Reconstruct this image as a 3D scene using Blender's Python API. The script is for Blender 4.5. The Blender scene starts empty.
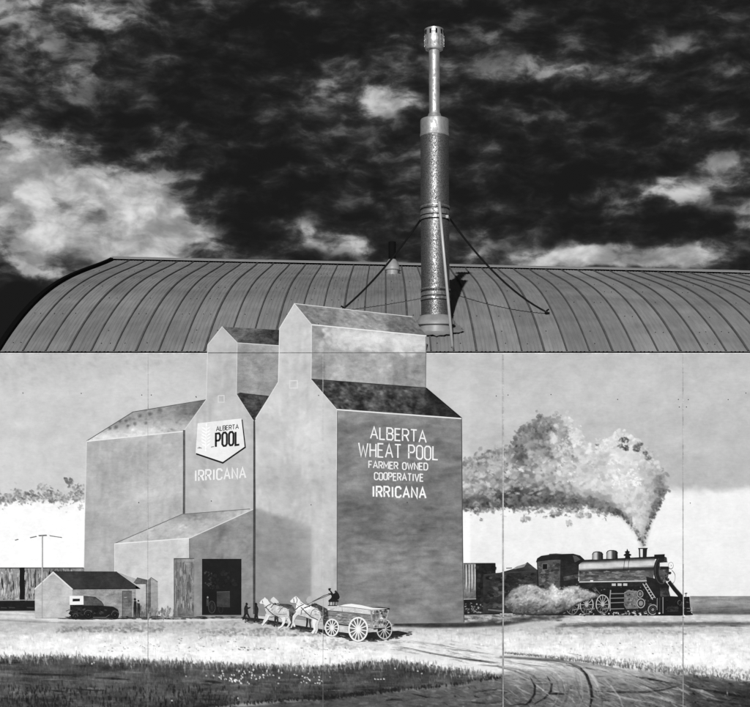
import bpy, bmesh, math, random
import numpy as np
from mathutils import Vector, noise as mnoise

SC = bpy.context.scene
COL = SC.collection
R = math.radians
random.seed(7)

# ------------------------------------------------------------------ camera
CAM_D = 25.0            # metres from the mural wall
CAM_Z = 1.6
FPX = 1830.0            # focal length measured in photograph pixels
CX, CY = 385.0, 630.0   # principal axis in photograph pixels
PPM = FPX / CAM_D       # photograph pixels per metre on the mural wall

cam = bpy.data.cameras.new("camera")
camo = bpy.data.objects.new("camera", cam)
COL.objects.link(camo)
camo.location = (0, -CAM_D, CAM_Z)
camo.rotation_euler = (R(90), 0, 0)
cam.sensor_width = 36
cam.lens = 36 * FPX / 750
cam.shift_x = (375 - CX) / 750
cam.shift_y = (CY - 353.5) / 750
cam.clip_end = 3000
SC.camera = camo

# ------------------------------------------------------------------ light, sky, exposure
SUN_EL = R(13.0)
SUN_AZ = R(5.5)         # to the left of the camera, behind it
sun = bpy.data.lights.new("sun", 'SUN')
sun.energy = 3.2
sun.angle = R(0.5)
sun.color = (1, 1, 1)
suno = bpy.data.objects.new("sun", sun)
COL.objects.link(suno)
tos = Vector((-math.sin(SUN_AZ) * math.cos(SUN_EL), -math.cos(SUN_AZ) * math.cos(SUN_EL), math.sin(SUN_EL)))
suno.rotation_euler = tos.to_track_quat('Z', 'Y').to_euler()
suno.location = tos * 60

SC.view_settings.view_transform = 'Standard'
SC.view_settings.look = 'None'
SC.view_settings.exposure = 0
SC.view_settings.gamma = 1
SC.view_settings.use_curve_mapping = False


class NT:
    """tiny helper around a node tree"""
    def __init__(self, tree):
        self.t = tree
        tree.nodes.clear()

    def n(self, kind, **kw):
        nd = self.t.nodes.new(kind)
        for k, v in kw.items():
            setattr(nd, k, v)
        return nd

    def l(self, a, b):
        self.t.links.new(a, b)

    def m(self, op, a, b=None, c=None, clamp=False):
        nd = self.t.nodes.new('ShaderNodeMath')
        nd.operation = op
        nd.use_clamp = clamp
        for i, v in enumerate((a, b, c)):
            if v is None:
                continue
            if isinstance(v, (int, float)):
                nd.inputs[i].default_value = v
            else:
                self.l(v, nd.inputs[i])
        return nd.outputs[0]

    def noise(self, vec, scale, detail=6, rough=0.55, dist=0.0):
        nd = self.n('ShaderNodeTexNoise')
        nd.inputs['Scale'].default_value = scale
        nd.inputs['Detail'].default_value = detail
        nd.inputs['Roughness'].default_value = rough
        nd.inputs['Distortion'].default_value = dist
        if vec is not None:
            self.l(vec, nd.inputs['Vector'])
        return nd.outputs['Fac']

    def map(self, vec, loc=(0, 0, 0), rot=(0, 0, 0), scale=(1, 1, 1), typ='POINT'):
        nd = self.n('ShaderNodeMapping', vector_type=typ)
        nd.inputs['Location'].default_value = loc
        nd.inputs['Rotation'].default_value = rot
        nd.inputs['Scale'].default_value = scale
        self.l(vec, nd.inputs['Vector'])
        return nd.outputs[0]

    def rng(self, v, a, b, c=0.0, d=1.0, smooth=True):
        nd = self.n('ShaderNodeMapRange')
        nd.interpolation_type = 'SMOOTHSTEP' if smooth else 'LINEAR'
        self.l(v, nd.inputs[0])
        for i, x in enumerate((a, b, c, d)):
            nd.inputs[i + 1].default_value = x
        return nd.outputs[0]


def make_world():
    w = bpy.data.worlds.new("World")
    SC.world = w
    w.use_nodes = True
    t = NT(w.node_tree)
    out = t.n('ShaderNodeOutputWorld')
    bg = t.n('ShaderNodeBackground')
    bg.inputs['Strength'].default_value = 0.1
    t.l(bg.outputs[0], out.inputs[0])
    sky = t.n('ShaderNodeTexSky', sky_type='NISHITA')
    sky.sun_disc = False
    sky.sun_elevation = SUN_EL
    sky.sun_rotation = R(180) + SUN_AZ
    # the photograph is black and white, taken through a red filter: keep the red channel only
    sep = t.n('ShaderNodeSeparateColor')
    t.l(sky.outputs[0], sep.inputs[0])
    tc = t.n('ShaderNodeTexCoord')
    sx = t.n('ShaderNodeSeparateXYZ')
    t.l(tc.outputs['Generated'], sx.inputs[0])
    x, y, z = sx.outputs
    az = t.m('ARCTAN2', x, y)
    hor = t.m('SQRT', t.m('ADD', t.m('MULTIPLY', x, x), t.m('MULTIPLY', y, y)))
    el = t.m('DIVIDE', z, t.m('MAXIMUM', hor, 0.02))
    cb = t.n('ShaderNodeCombineXYZ')
    # sky coordinates: hundredths of a radian in azimuth and elevation, x18.3
    t.l(t.m('MULTIPLY', az, 18.3), cb.inputs[0])
    t.l(t.m('MULTIPLY', el, 18.3), cb.inputs[1])
    P = cb.outputs[0]

    def q(px, py):
        return ((px - CX) / 100, (CY - py) / 100, 0)
    # warp
    wn = t.n('ShaderNodeTexNoise')
    wn.inputs['Scale'].default_value = 2.0
    wn.inputs['Detail'].default_value = 4
    t.l(P, wn.inputs['Vector'])
    vm = t.n('ShaderNodeVectorMath', operation='MULTIPLY_ADD')
    t.l(wn.outputs['Color'], vm.inputs[0])
    vm.inputs[1].default_value = (0.26, 0.2, 0)
    t.l(P, vm.inputs[2])
    PW = vm.outputs[0]
    big = t.noise(t.map(PW, loc=(1.3, .4, 0), rot=(0, 0, R(12)), scale=(0.7, 1.3, 1)), 1.0, 4, 0.5)
    fine = t.noise(t.map(PW, loc=(3.1, 7.7, 0), rot=(0, 0, R(8)), scale=(1.0, 2.0, 1)), 2.0, 10, 0.58)
    puff = t.noise(t.map(PW, loc=(5.1, 2.7, 0), rot=(0, 0, R(-10)), scale=(1.0, 1.6, 1)), 5.4, 6, 0.52)
    lump = t.noise(t.map(PW, loc=(2.2, 9.7, 0), scale=(1.0, 1.35, 1)), 2.6, 5, 0.5)
    blobs = [  # clouds seen in this part of the sky: (px, py, rx, ry, tilt, amount)
        (75, 226, 125, 72, -8, .40), (165, 218, 50, 58, 0, .18), (10, 170, 70, 34, 10, .16), (30, 18, 130, 36, 0, .27), (150, 40, 50, 18, 0, .12), (30, 75, 60, 24, 0, .13),
        (50, 92, 100, 22, 6, .10), (392, 102, 36, 15, 0, .26), (345, 82, 56, 36, 0, .15), (330, 240, 58, 12, -14, .30), (300, 205, 60, 14, -14, .12),
        (692, 190, 66, 19, 16, .32), (748, 222, 22, 15, 0, .24), (535, 264, 34, 14, 0, .34), (575, 256, 26, 14, 0, .30), (620, 260, 50, 14, 0, .34), (690, 262, 44, 13, 4, .36),
        (470, 262, 28, 13, 0, .24), (385, 268, 48, 10, 0, .20), (540, 76, 120, 14, -5, .17), (640, 60, 80, 10, 10, .1), (232, 250, 55, 13, -22, .14), (480, 170, 50, 20, 0, .06),
        (60, 130, 110, 11, 4, -.16), (250, 40, 110, 34, 0, -.16), (255, 185, 62, 56, 0, -.18), (30, 322, 80, 26, 0, -.6), (560, 165, 90, 36, 0, -.08),
        (640, 230, 80, 14, 0, -.12), (620, 15, 150, 22, 0, -.1),
    ]
    acc = None
    for (px, py, rx, ry, a, amt) in blobs:
        mp = t.map(PW, loc=tuple(c + o for c, o in zip(q(px, py), (.13, .10, 0))), rot=(0, 0, R(a)), scale=(rx / 100, ry / 100, 1), typ='TEXTURE')
        dt = t.n('ShaderNodeVectorMath', operation='DOT_PRODUCT')
        t.l(mp, dt.inputs[0])
        t.l(mp, dt.inputs[1])
        e = t.m('POWER', 0.37, t.m('POWER', dt.outputs['Value'], 1.7))
        acc = t.m('MULTIPLY', e, amt) if acc is None else t.m('MULTIPLY_ADD', e, amt, acc)
    n = t.m('ADD', t.m('MULTIPLY', fine, 0.74), t.m('MULTIPLY', puff, 0.26))
    solid = t.rng(acc, 0.20, 0.45)            # thick cumulus is smoother inside than thin cloud
    n = t.m('ADD', t.m('MULTIPLY', n, t.m('MULTIPLY_ADD', solid, -0.5, 1.0)), t.m('MULTIPLY', solid, 0.26))
    n = t.m('MULTIPLY_ADD', t.m('SUBTRACT', n, 0.5), 1.12, 0.5)
    c = t.m('MULTIPLY_ADD', acc, 0.62, n)
    c = t.m('MULTIPLY_ADD', t.m('SUBTRACT', big, 0.5), 0.30, c)
    d = t.rng(c, 0.465, 0.735)
    bright = t.m('MULTIPLY_ADD', t.rng(acc, 0.02, 0.42), 0.38, 0.24)
    bright = t.m('MULTIPLY', bright, t.m('MULTIPLY_ADD', t.rng(lump, 0.34, 0.62), 0.44, 0.62))
    bright = t.m('MULTIPLY', bright, t.m('MULTIPLY_ADD', t.rng(n, 0.40, 0.60), 0.35, 0.72))
    haze_ = t.m('MULTIPLY', t.rng(c, 0.36, 0.60), 0.055)
    shade = t.m('ADD', t.m('MULTIPLY', t.m('POWER', d, 1.45), bright), haze_)
    base = t.m('MINIMUM', t.m('MULTIPLY', sep.outputs['Red'], 0.1), 0.128)
    tot = t.m('POWER', t.m('ADD', shade, base), 2.2)
    tot = t.m('MULTIPLY', tot, 10.0)
    cc = t.n('ShaderNodeCombineColor')
    for i in range(3):
        t.l(tot, cc.inputs[i])
    t.l(cc.outputs[0], bg.inputs['Color'])


make_world()

# ------------------------------------------------------------------ helpers


def lin(v):
    return (v / 255.0) ** 2.2


def tag(o, label=None, cat=None, group=None, kind=None):
    if label:
        o['label'] = label
    if cat:
        o['category'] = cat
    if group:
        o['group'] = group
    if kind:
        o['kind'] = kind
    return o


def empty(name, loc=(0, 0, 0), parent=None):
    o = bpy.data.objects.new(name, None)
    o.empty_display_size = 0.2
    COL.objects.link(o)
    o.location = loc
    o.parent = parent
    return o


def mesh_obj(name, verts, faces, mat, parent=None, smooth=False):
    me = bpy.data.meshes.new(name)
    me.from_pydata([tuple(v) for v in verts], [], faces)
    me.update()
    if mat:
        me.materials.append(mat)
    if smooth:
        for p in me.polygons:
            p.use_smooth = True
    o = bpy.data.objects.new(name, me)
    COL.objects.link(o)
    o.parent = parent
    return o


def bm_obj(name, bm, mat, parent=None, smooth=False, autosmooth=None):
    me = bpy.data.meshes.new(name)
    bm.to_mesh(me)
    bm.free()
    if mat:
        me.materials.append(mat)
    if smooth:
        for p in me.polygons:
            p.use_smooth = True
    o = bpy.data.objects.new(name, me)
    COL.objects.link(o)
    o.parent = parent
    return o


def box(bm, x0, x1, y0, y1, z0, z1):
    vs = [bm.verts.new(p) for p in ((x0, y0, z0), (x1, y0, z0), (x1, y1, z0), (x0, y1, z0), (x0, y0, z1), (x1, y0, z1), (x1, y1, z1), (x0, y1, z1))]
    for f in ((3, 2, 1, 0), (4, 5, 6, 7), (0, 1, 5, 4), (1, 2, 6, 5), (2, 3, 7, 6), (3, 0, 4, 7)):
        bm.faces.new([vs[i] for i in f])


def lathe(bm, prof, seg=40, cap=True, c=(0, 0)):
    """profile of (radius, z) turned round the z axis"""
    rings = []
    for r, z in prof:
        rings.append([bm.verts.new((c[0] + r * math.cos(2 * math.pi * k / seg), c[1] + r * math.sin(2 * math.pi * k / seg), z)) for k in range(seg)])
    for a, b in zip(rings, rings[1:]):
        for k in range(seg):
            bm.faces.new((a[k], a[(k + 1) % seg], b[(k + 1) % seg], b[k]))
    if cap:
        bm.faces.new(rings[0][::-1])
        bm.faces.new(rings[-1])


def tube(bm, pts, r, seg=8):
    pts = [Vector(p) for p in pts]
    rings = []
    for i, p in enumerate(pts):
        d = (pts[min(i + 1, len(pts) - 1)] - pts[max(i - 1, 0)]).normalized()
        u = d.cross(Vector((0, 0, 1)))
        if u.length < 1e-3:
            u = Vector((1, 0, 0))
        u.normalize()
        v = d.cross(u)
        rings.append([bm.verts.new(p + (u * math.cos(2 * math.pi * k / seg) + v * math.sin(2 * math.pi * k / seg)) * r) for k in range(seg)])
    for a, b in zip(rings, rings[1:]):
        for k in range(seg):
            bm.faces.new((a[k], a[(k + 1) % seg], b[(k + 1) % seg], b[k]))
    bm.faces.new(rings[0])
    bm.faces.new(rings[-1][::-1])


# ------------------------------------------------------------------ materials


def new_mat(name):
    m = bpy.data.materials.new(name)
    m.use_nodes = True
    t = NT(m.node_tree)
    out = t.n('ShaderNodeOutputMaterial')
    b = t.n('ShaderNodeBsdfPrincipled')
    t.l(b.outputs[0], out.inputs[0])
    return m, t, b


def gray(t, v):
    c = t.n('ShaderNodeCombineColor')
    for i in range(3):
        t.l(v, c.inputs[i])
    return c.outputs[0]


def mat_mural(soft=False):
    m, t, b = new_mat("mural_paint_thin" if soft else "mural_paint")
    at = t.n('ShaderNodeAttribute', attribute_name='tone').outputs['Fac']
    am = t.n('ShaderNodeAttribute', attribute_name='mottle').outputs['Fac']
    pos = t.n('ShaderNodeTexCoord').outputs['Object']
    blot = t.noise(pos, 3.2, 7, 0.62, 0.4)
    mid = t.noise(t.map(pos, loc=(4, 2, 9), scale=(1, 1, 1.3)), 13, 5, 0.6, 0.6)
    stroke = t.noise(t.map(pos, loc=(1, 2, 5), rot=(0, R(-8), 0), scale=(6, 1, 30)), 1.6, 4, 0.6)
    finen = t.noise(pos, 90, 3, 0.6)
    s = t.m('MULTIPLY', t.m('SUBTRACT', blot, 0.5), 1.0)
    s = t.m('ADD', s, t.m('MULTIPLY', t.m('SUBTRACT', mid, 0.5), 0.75))
    s = t.m('ADD', s, t.m('MULTIPLY', t.m('SUBTRACT', stroke, 0.5), 0.4))
    s = t.m('ADD', s, t.m('MULTIPLY', t.m('SUBTRACT', finen, 0.5), 0.4))
    v = t.m('MULTIPLY_ADD', t.m('MULTIPLY', s, 2.1), am, at)
    # paint flakes and pinholes of weathering
    fl = t.noise(t.map(pos, loc=(8, 1, 3)), 26, 8, 0.7)
    v = t.m('ADD', v, t.rng(fl, 0.70, 0.78, 0, 0.05))
    v = t.m('POWER', t.m('MAXIMUM', v, 0.02), 2.2)
    t.l(gray(t, v), b.inputs['Base Color'])
    b.inputs['Roughness'].default_value = 0.75
    b.inputs['Specular IOR Level'].default_value = 0.2
    bp = t.n('ShaderNodeBump')
    bp.inputs['Strength'].default_value = 0.15
    bp.inputs['Distance'].default_value = 0.002
    t.l(finen, bp.inputs['Height'])
    t.l(bp.outputs[0], b.inputs['Normal'])
    if soft:       # thin, dry-brushed paint: the coat underneath shows through towards the edge of a stroke
        cv_ = t.n('ShaderNodeAttribute', attribute_name='cover').outputs['Fac']
        k = t.m('ADD', cv_, t.m('MULTIPLY', t.m('SUBTRACT', finen, 0.5), 0.9))
        t.l(t.rng(k, 0.12, 0.62), b.inputs['Alpha'])
    return m


def mat_plain(name, v, var=0.15, scale=4.0, rough=0.7, metallic=0.0, stretch=(1, 1, 1), spec=0.3):
    m, t, b = new_mat(name)
    pos = t.n('ShaderNodeTexCoord').outputs['Object']
    a = t.noise(t.map(pos, scale=stretch), scale, 7, 0.62)
    c = t.noise(pos, scale * 9, 4, 0.6)
    f = t.m('ADD', 1.0, t.m('ADD', t.m('MULTIPLY', t.m('SUBTRACT', a, 0.5), var * 3), t.m('MULTIPLY', t.m('SUBTRACT', c, 0.5), var)))
    t.l(gray(t, t.m('MAXIMUM', t.m('MULTIPLY', f, v), 0.004)), b.inputs['Base Color'])
    b.inputs['Roughness'].default_value = rough
    b.inputs['Metallic'].default_value = metallic
    b.inputs['Specular IOR Level'].default_value = spec
    return m


def mat_roof():
    m, t, b = new_mat("roof_metal")
    pos = t.n('ShaderNodeTexCoord').outputs['Object']
    blot = t.noise(pos, 0.55, 6, 0.6, 0.5)                       # weathering patches
    run = t.noise(t.map(pos, scale=(22, 1.2, 1.2)), 1.0, 6, 0.6)   # run-off streaks along the slope
    gr = t.noise(pos, 45, 4, 0.7)
    v = t.m('ADD', 0.385, t.m('MULTIPLY', t.m('SUBTRACT', blot, 0.5), 0.42))
    v = t.m('ADD', v, t.m('MULTIPLY', t.m('SUBTRACT', run, 0.5), 0.3))
    v = t.m('ADD', v, t.m('MULTIPLY', t.m('SUBTRACT', gr, 0.5), 0.12))
    oi = t.n('ShaderNodeObjectInfo').outputs['Random']
    v = t.m('MULTIPLY', v, t.m('MULTIPLY_ADD', oi, 0.22, 0.89))
    v = t.m('MAXIMUM', v, 0.03)
    t.l(gray(t, v), b.inputs['Base Color'])
    b.inputs['Metallic'].default_value = 0.05
    b.inputs['Roughness'].default_value = 0.62
    return m


def mat_galv(name, lo, hi, scale, rough, metallic=0.85, stretch=(1, 1, 0.6)):
    """galvanised sheet with a spangle"""
    m, t, b = new_mat(name)
    pos = t.n('ShaderNodeTexCoord').outputs['Object']
    vo = t.n('ShaderNodeTexVoronoi')
    vo.inputs['Scale'].default_value = scale
    t.l(t.map(pos, scale=stretch), vo.inputs['Vector'])
    sp = t.n('ShaderNodeSeparateColor')
    t.l(vo.outputs['Color'], sp.inputs[0])
    n2 = t.noise(t.map(pos, scale=stretch), scale * 0.35, 6, 0.7)
    n3 = t.noise(pos, 3.0, 5, 0.6)
    k = t.m('ADD', t.m('MULTIPLY', sp.outputs[0], 0.5), t.m('MULTIPLY', t.rng(n2, 0.35, 0.65), 0.5))
    k = t.m('ADD', k, t.m('MULTIPLY', t.m('SUBTRACT', n3, 0.5), 0.5), clamp=True)
    k = t.rng(k, 0.25, 0.8)
    v = t.m('MULTIPLY_ADD', k, hi - lo, lo)
    t.l(gray(t, v), b.inputs['Base Color'])
    b.inputs['Metallic'].default_value = metallic
    t.l(t.m('MULTIPLY_ADD', t.m('SUBTRACT', 1.0, k), 0.25, rough), b.inputs['Roughness'])
    return m


M_MURAL = mat_mural()
M_THIN = mat_mural(True)
M_ROOF = mat_roof()
M_RIB = mat_plain("dark_rib", 0.15, 0.45, 3, 0.7)  # ribs a darker grey than the roof sheets
M_WALL = mat_plain("wall_sheeting", 0.34, 0.12, 2)
M_CONC = mat_plain("foundation_concrete", 0.28, 0.2, 5)
M_DARK = mat_plain("dark_trim_and_shade", 0.007, 0.2, 5, 0.9, spec=0.05)
M_CAP = mat_plain("ridge_cap_metal", 0.45, 0.2, 3, 0.5)
M_BLACK = mat_plain("black_cable", 0.008, 0.2, 10, 0.6)
M_SCREW = mat_plain("screw_rubber", 0.02, 0.2, 10, 0.7)
M_GALV = mat_galv("spangled_flue_metal", 0.085, 0.36, 250, 0.46)
M_GALV2 = mat_galv("bright_flue_metal", 0.42, 0.8, 30, 0.38, 0.72)
M_BAND = mat_galv("flue_band_metal", 0.2, 0.55, 60, 0.42, 0.8)
M_FLASH = mat_plain("flashing_metal", 0.33, 0.25, 9, 0.5, 0.1)
M_ROD = mat_plain("rod_metal", 0.55, 0.15, 9, 0.5, 0.2)
M_GROUND = mat_plain("gravel_ground", 0.22, 0.25, 1.5, 0.9)

# ------------------------------------------------------------------ ground
gnd = mesh_obj('ground', [(-700, -700, 0), (700, -700, 0), (700, 700, 0), (-700, 700, 0)], [(0, 1, 2, 3)], M_GROUND)
tag(gnd, 'pale gravel ground around the building', 'ground', kind='structure')

# ------------------------------------------------------------------ building with a bowed metal roof
XL, XR = -5.262, 9.22
EAVE = CAM_Z + (CY - 353.0) / PPM      # top of the mural panels
DR = 10.66                             # depth of the ridge behind the wall


def prof(d):
    return C0 * d + C1 * d * d + C2 * d ** 3


C0, C1, C2 = 0.50136, -0.03014, 0.001236


def roofz(x, d):
    return EAVE + 0.015 + prof(max(d, 0)) * (1 - 0.0065 * (x - XL)) + (d * 0.5 if d < 0 else 0)


bld = empty('curved_roof_building', (0, 0, 0))
tag(bld, 'long building with a bowed ribbed metal roof behind the painted wall', 'building')

bm = bmesh.new()
box(bm, XL, XR, 0.03, 0.20, 0.45, EAVE - 0.02)
bm_obj('front_wall', bm, M_WALL, bld)
bm = bmesh.new()
box(bm, XL - 0.04, XR + 0.04, 0.0, 0.24, -0.2, 0.45)
bm_obj('foundation', bm, M_CONC, bld)
bm = bmesh.new()
box(bm, XL, XR, 2 * DR - 0.2, 2 * DR - 0.03, -0.2, EAVE - 0.02)
bm_obj('back_wall', bm, M_WALL, bld)
for xx in (XL, XR - 0.15):
    ds = [0.203 + (2 * DR - 0.406) * k / 40 for k in range(41)]
    top = [(d, roofz(xx, d if d <= DR else 2 * DR - d) - 0.06) for d in ds]
    ring = [(ds[0], -0.2)] + top + [(ds[-1], -0.2)]
    n = len(ring)
    vs = [(xx, d, z) for d, z in ring] + [(xx + 0.15, d, z) for d, z in ring]
    fs = [tuple(range(n))[::-1], tuple(range(n, 2 * n))] + [(k, (k + 1) % n, n + (k + 1) % n, n + k) for k in range(n)]
    mesh_obj('gable_wall', vs, fs, M_WALL, bld)

roof = empty('roof', (0, 0, 0), bld)
PW_ = 0.3101
npan = int((XR - XL) / PW_) + 1
DS = [0.012 + (DR - 0.012) * (k / 26.0) for k in range(27)]
# cross-section of one roof sheet: flat pan with shallow stiffening ribs
XS = [(0.0, 0)]
for c in (0.075, 0.125, 0.185, 0.235):
    XS += [(c - 0.014, 0), (c - 0.006, 0.006), (c + 0.006, 0.006), (c + 0.014, 0)]
XS += [(PW_, 0)]
RX = [(-0.013, -0.002), (-0.008, 0.02), (0.008, 0.02), (0.013, -0.002)]


def sheet(x0, xs, back=False, ext=0.0):
    vs, fs = [], []
    for d in DS:
        for (dx, dz) in xs:
            x = x0 + dx
            vs.append((x, (2 * DR - d) if back else d, roofz(x, d) + dz))
    n = len(xs)
    for i in range(len(DS) - 1):
        for j in range(n - 1):
            f = (i * n + j, i * n + j + 1, (i + 1) * n + j + 1, (i + 1) * n + j)
            fs.append(f[::-1] if back else f)
    return vs, fs


rr = random.Random(3)
for k in range(npan):
    x0 = XL + k * PW_
    v, f = sheet(x0, XS)
    mesh_obj('roof_sheet', v, f, M_ROOF, roof)
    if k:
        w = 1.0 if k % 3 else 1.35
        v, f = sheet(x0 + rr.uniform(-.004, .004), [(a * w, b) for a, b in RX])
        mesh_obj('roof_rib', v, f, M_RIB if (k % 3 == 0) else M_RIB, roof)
v, f = sheet(XL, [(0, 0), (npan * PW_, 0)], back=True)
mesh_obj('back_slope', v, f, M_ROOF, roof)
# inside lining so that no light comes through from below
v, f = sheet(XL, [(0.0, -0.03), (npan * PW_, -0.03)])
mesh_obj('roof_lining', v, f, M_DARK, roof)

# gable trim
for xa, xb in ((XL - 0.075, XL), (XL + npan * PW_, XL + npan * PW_ + 0.075)):
    vs, fs = [], []
    full = DS + [2 * DR - d for d in DS[::-1][1:]]
    for d in full:
        dd = d if d <= DR else 2 * DR - d
        z = roofz(xa, dd)
        vs += [(xa, d, z - 0.16), (xb, d, z - 0.16), (xb, d, z + 0.05), (xa, d, z + 0.05)]
    for i in range(len(full) - 1):
        for j in range(4):
            fs.append((4 * i + j, 4 * i + 4 + j, 4 * i + 4 + (j + 1) % 4, 4 * i + (j + 1) % 4))
    fs.append((0, 1, 2, 3))
    e = 4 * (len(full) - 1)
    fs.append((e + 3, e + 2, e + 1, e))
    mesh_obj('gable_trim', vs, fs, M_DARK, roof)

# ridge cap in lengths
L = 3.05
x = XL - 0.05
xe = XL + npan * PW_ + 0.05
k = 0
while x < xe:
    x1 = min(x + L, xe)
    vs = []
    for xx in (x, x1):
        z = roofz(xx, DR)
        up = 0.045 + 0.004 * (k % 2)
        vs += [(xx, DR - 0.26, z + up - 0.075), (xx, DR - 0.06, z + up - 0.01), (xx, DR, z + up + 0.012), (xx, DR + 0.06, z + up - 0.01), (xx, DR + 0.26, z + up - 0.075)]
    fs = [(j, j + 5, j + 6, j + 1)[::-1] for j in range(4)]
    o = mesh_obj('ridge_cap', vs, fs, M_CAP, roof)
    so = o.modifiers.new('thickness', 'SOLIDIFY')
    so.thickness = 0.006
    x = x1
    k += 1

# screws
bm = bmesh.new()
rr = random.Random(5)
for k in range(npan):
    for d in (0.35, 0.95, 1.9, 3.1, 4.4, 5.8, 7.4):
        if rr.random() < 0.45:
            continue
        for off in (0.105, 0.21):
            if off > .2 and rr.random() < .6:
                continue
            x = XL + k * PW_ + off + rr.uniform(-.012, .012)
            dd = d + rr.uniform(-.03, .03)
            z = roofz(x, dd)
            sl = (roofz(x, dd + .05) - z) / .05
            n_ = Vector((0, -sl, 1)).normalized()
            u = Vector((1, 0, 0))
            v_ = n_.cross(u)
            rad = 0.0085
            c = Vector((x, dd, z))
            a = [bm.verts.new(c + (u * math.cos(q * 1.0472) + v_ * math.sin(q * 1.0472)) * rad + n_ * -0.002) for q in range(6)]
            b_ = [bm.verts.new(c + (u * math.cos(q * 1.0472) + v_ * math.sin(q * 1.0472)) * rad * .7 + n_ * 0.012) for q in range(6)]
            bm.faces.new(b_)
            for q in range(6):
                bm.faces.new((a[q], a[(q + 1) % 6], b_[(q + 1) % 6], b_[q]))
o = bm_obj('roof_screws', bm, M_SCREW, roof)
tag(o, kind='stuff')

# strip coloured black for the shade in the gap between mural and roof
bm = bmesh.new()
box(bm, XL, XR, 0.033, 0.19, EAVE - 0.017, EAVE + 0.004)
bm_obj('eave_gap_shade', bm, M_DARK, bld)

# ------------------------------------------------------------------ chimney
CHD = 1.0
CHX = (435.6 - CX) * (CAM_D + CHD) / FPX
K = (CAM_D + CHD) / FPX


def cz(py):
    return CAM_Z + (CY - py) * K


base_z = roofz(CHX, CHD) - 0.12
ch = empty('flue_chimney', (CHX, CHD, base_z))
tag(ch, 'tall spangled metal flue with a thin bright upper pipe and cap on the roof', 'chimney')
ch.rotation_euler = (0, R(-0.28), 0)


def Z(py):
    return cz(py) - base_z


def lat(name, prof_, mat, parent, smooth=True, seg=48):
    bm = bmesh.new()
    lathe(bm, prof_, seg)
    o = bm_obj(name, bm, mat, parent, smooth)
    if smooth:
        for p in o.data.polygons:
            p.use_smooth = abs(p.normal.z) < 0.9
        o.data.set_sharp_from_angle(angle=R(35)) if hasattr(o.data, 'set_sharp_from_angle') else None
    return o


RB = 14.4 * K
lat('flue_section', [(RB, -0.25), (RB, Z(294))], M_GALV, ch)
lat('flue_section', [(RB * .985, Z(294)), (RB * .985, Z(212))], M_GALV, ch)
lat('flue_section', [(RB * .985, Z(212)), (RB * .985, Z(134))], M_GALV, ch)
for y0, y1 in ((301, 289), (220.5, 206.5)):
    h = y0 - y1
    o = lat('joint_band', [(RB * .99, Z(y0)), (RB * 1.035, Z(y0 - .4)), (RB * 1.035, Z(y0 - h * .22)), (RB * .99, Z(y0 - h * .26)), (RB * .99, Z(y0 - h * .34)), (RB * 1.015, Z(y0 - h * .40)), (RB * 1.015, Z(y0 - h * .62)), (RB * .985, Z(y0 - h * .66))], M_BAND, ch)
    lat('band_bead', [(RB * .985, Z(y1 + h * .14)), (RB * 1.035, Z(y1 + h * .10)), (RB * 1.035, Z(y1 + .3)), (RB * .985, Z(y1))], M_BAND, o)
    for yy in (y0 + .5, y0 - h * .30, y1 + h * .24):  # thin black rings paint in the shade of the gaps between beads
        lat('band_gap_shade', [(RB * .98, Z(yy + .45)), (RB * 1.008, Z(yy + .4)), (RB * 1.008, Z(yy - .4)), (RB * .98, Z(yy - .45))], M_DARK, o)
lat('collar', [(RB * .98, Z(137)), (RB * 1.015, Z(136)), (RB * 1.015, Z(134.5)), (RB * .985, Z(134)), (RB * .985, Z(121.5)), (RB * .96, Z(119.8)), (RB * .5, Z(117.2)), (RB * .42, Z(114))], M_GALV2, ch)
RP = 5.4 * K
lat('upper_pipe', [(RP, Z(116.5)), (RP, Z(80)), (RP * 1.03, Z(79.6)), (RP * 1.03, Z(78.6)), (RP, Z(78.2)), (RP, Z(48))], M_GALV2, ch)
RC = 9.6 * K
cap = lat('rain_cap', [(RP * 1.02, Z(50.5)), (RC * .9, Z(50)), (RC, Z(47.5)), (RC, Z(34)), (RC * .96, Z(33.2)), (RC * .96, Z(31.2)), (RC, Z(30.6)), (RC, Z(29.6)), (RC * .8, Z(28.6)), (0.02, Z(28.2))], M_GALV2, ch)
for k in range(10):
    a = R(-90 + 36 * k + 12)
    bm = bmesh.new()
    box(bm, -0.012, 0.012, -0.004, 0.004, 0, Z(31) - Z(35.5))
    o = bm_obj('vent_slot', bm, M_DARK, cap)
    o.location = (RC * math.cos(a) * 1.0, RC * math.sin(a) * 1.0, Z(35.8))
    o.rotation_euler = (0, 0, a + R(90))
for k in range(16):
    a = R(22.5 * k)
    bm = bmesh.new()
    box(bm, -0.004, 0.004, -0.004, 0.004, 0, Z(36) - Z(47))
    o = bm_obj('seam_fold', bm, M_BAND, cap)
    o.location = (RC * math.cos(a), RC * math.sin(a), Z(47))
    o.rotation_euler = (0, 0, a + R(90))

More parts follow.
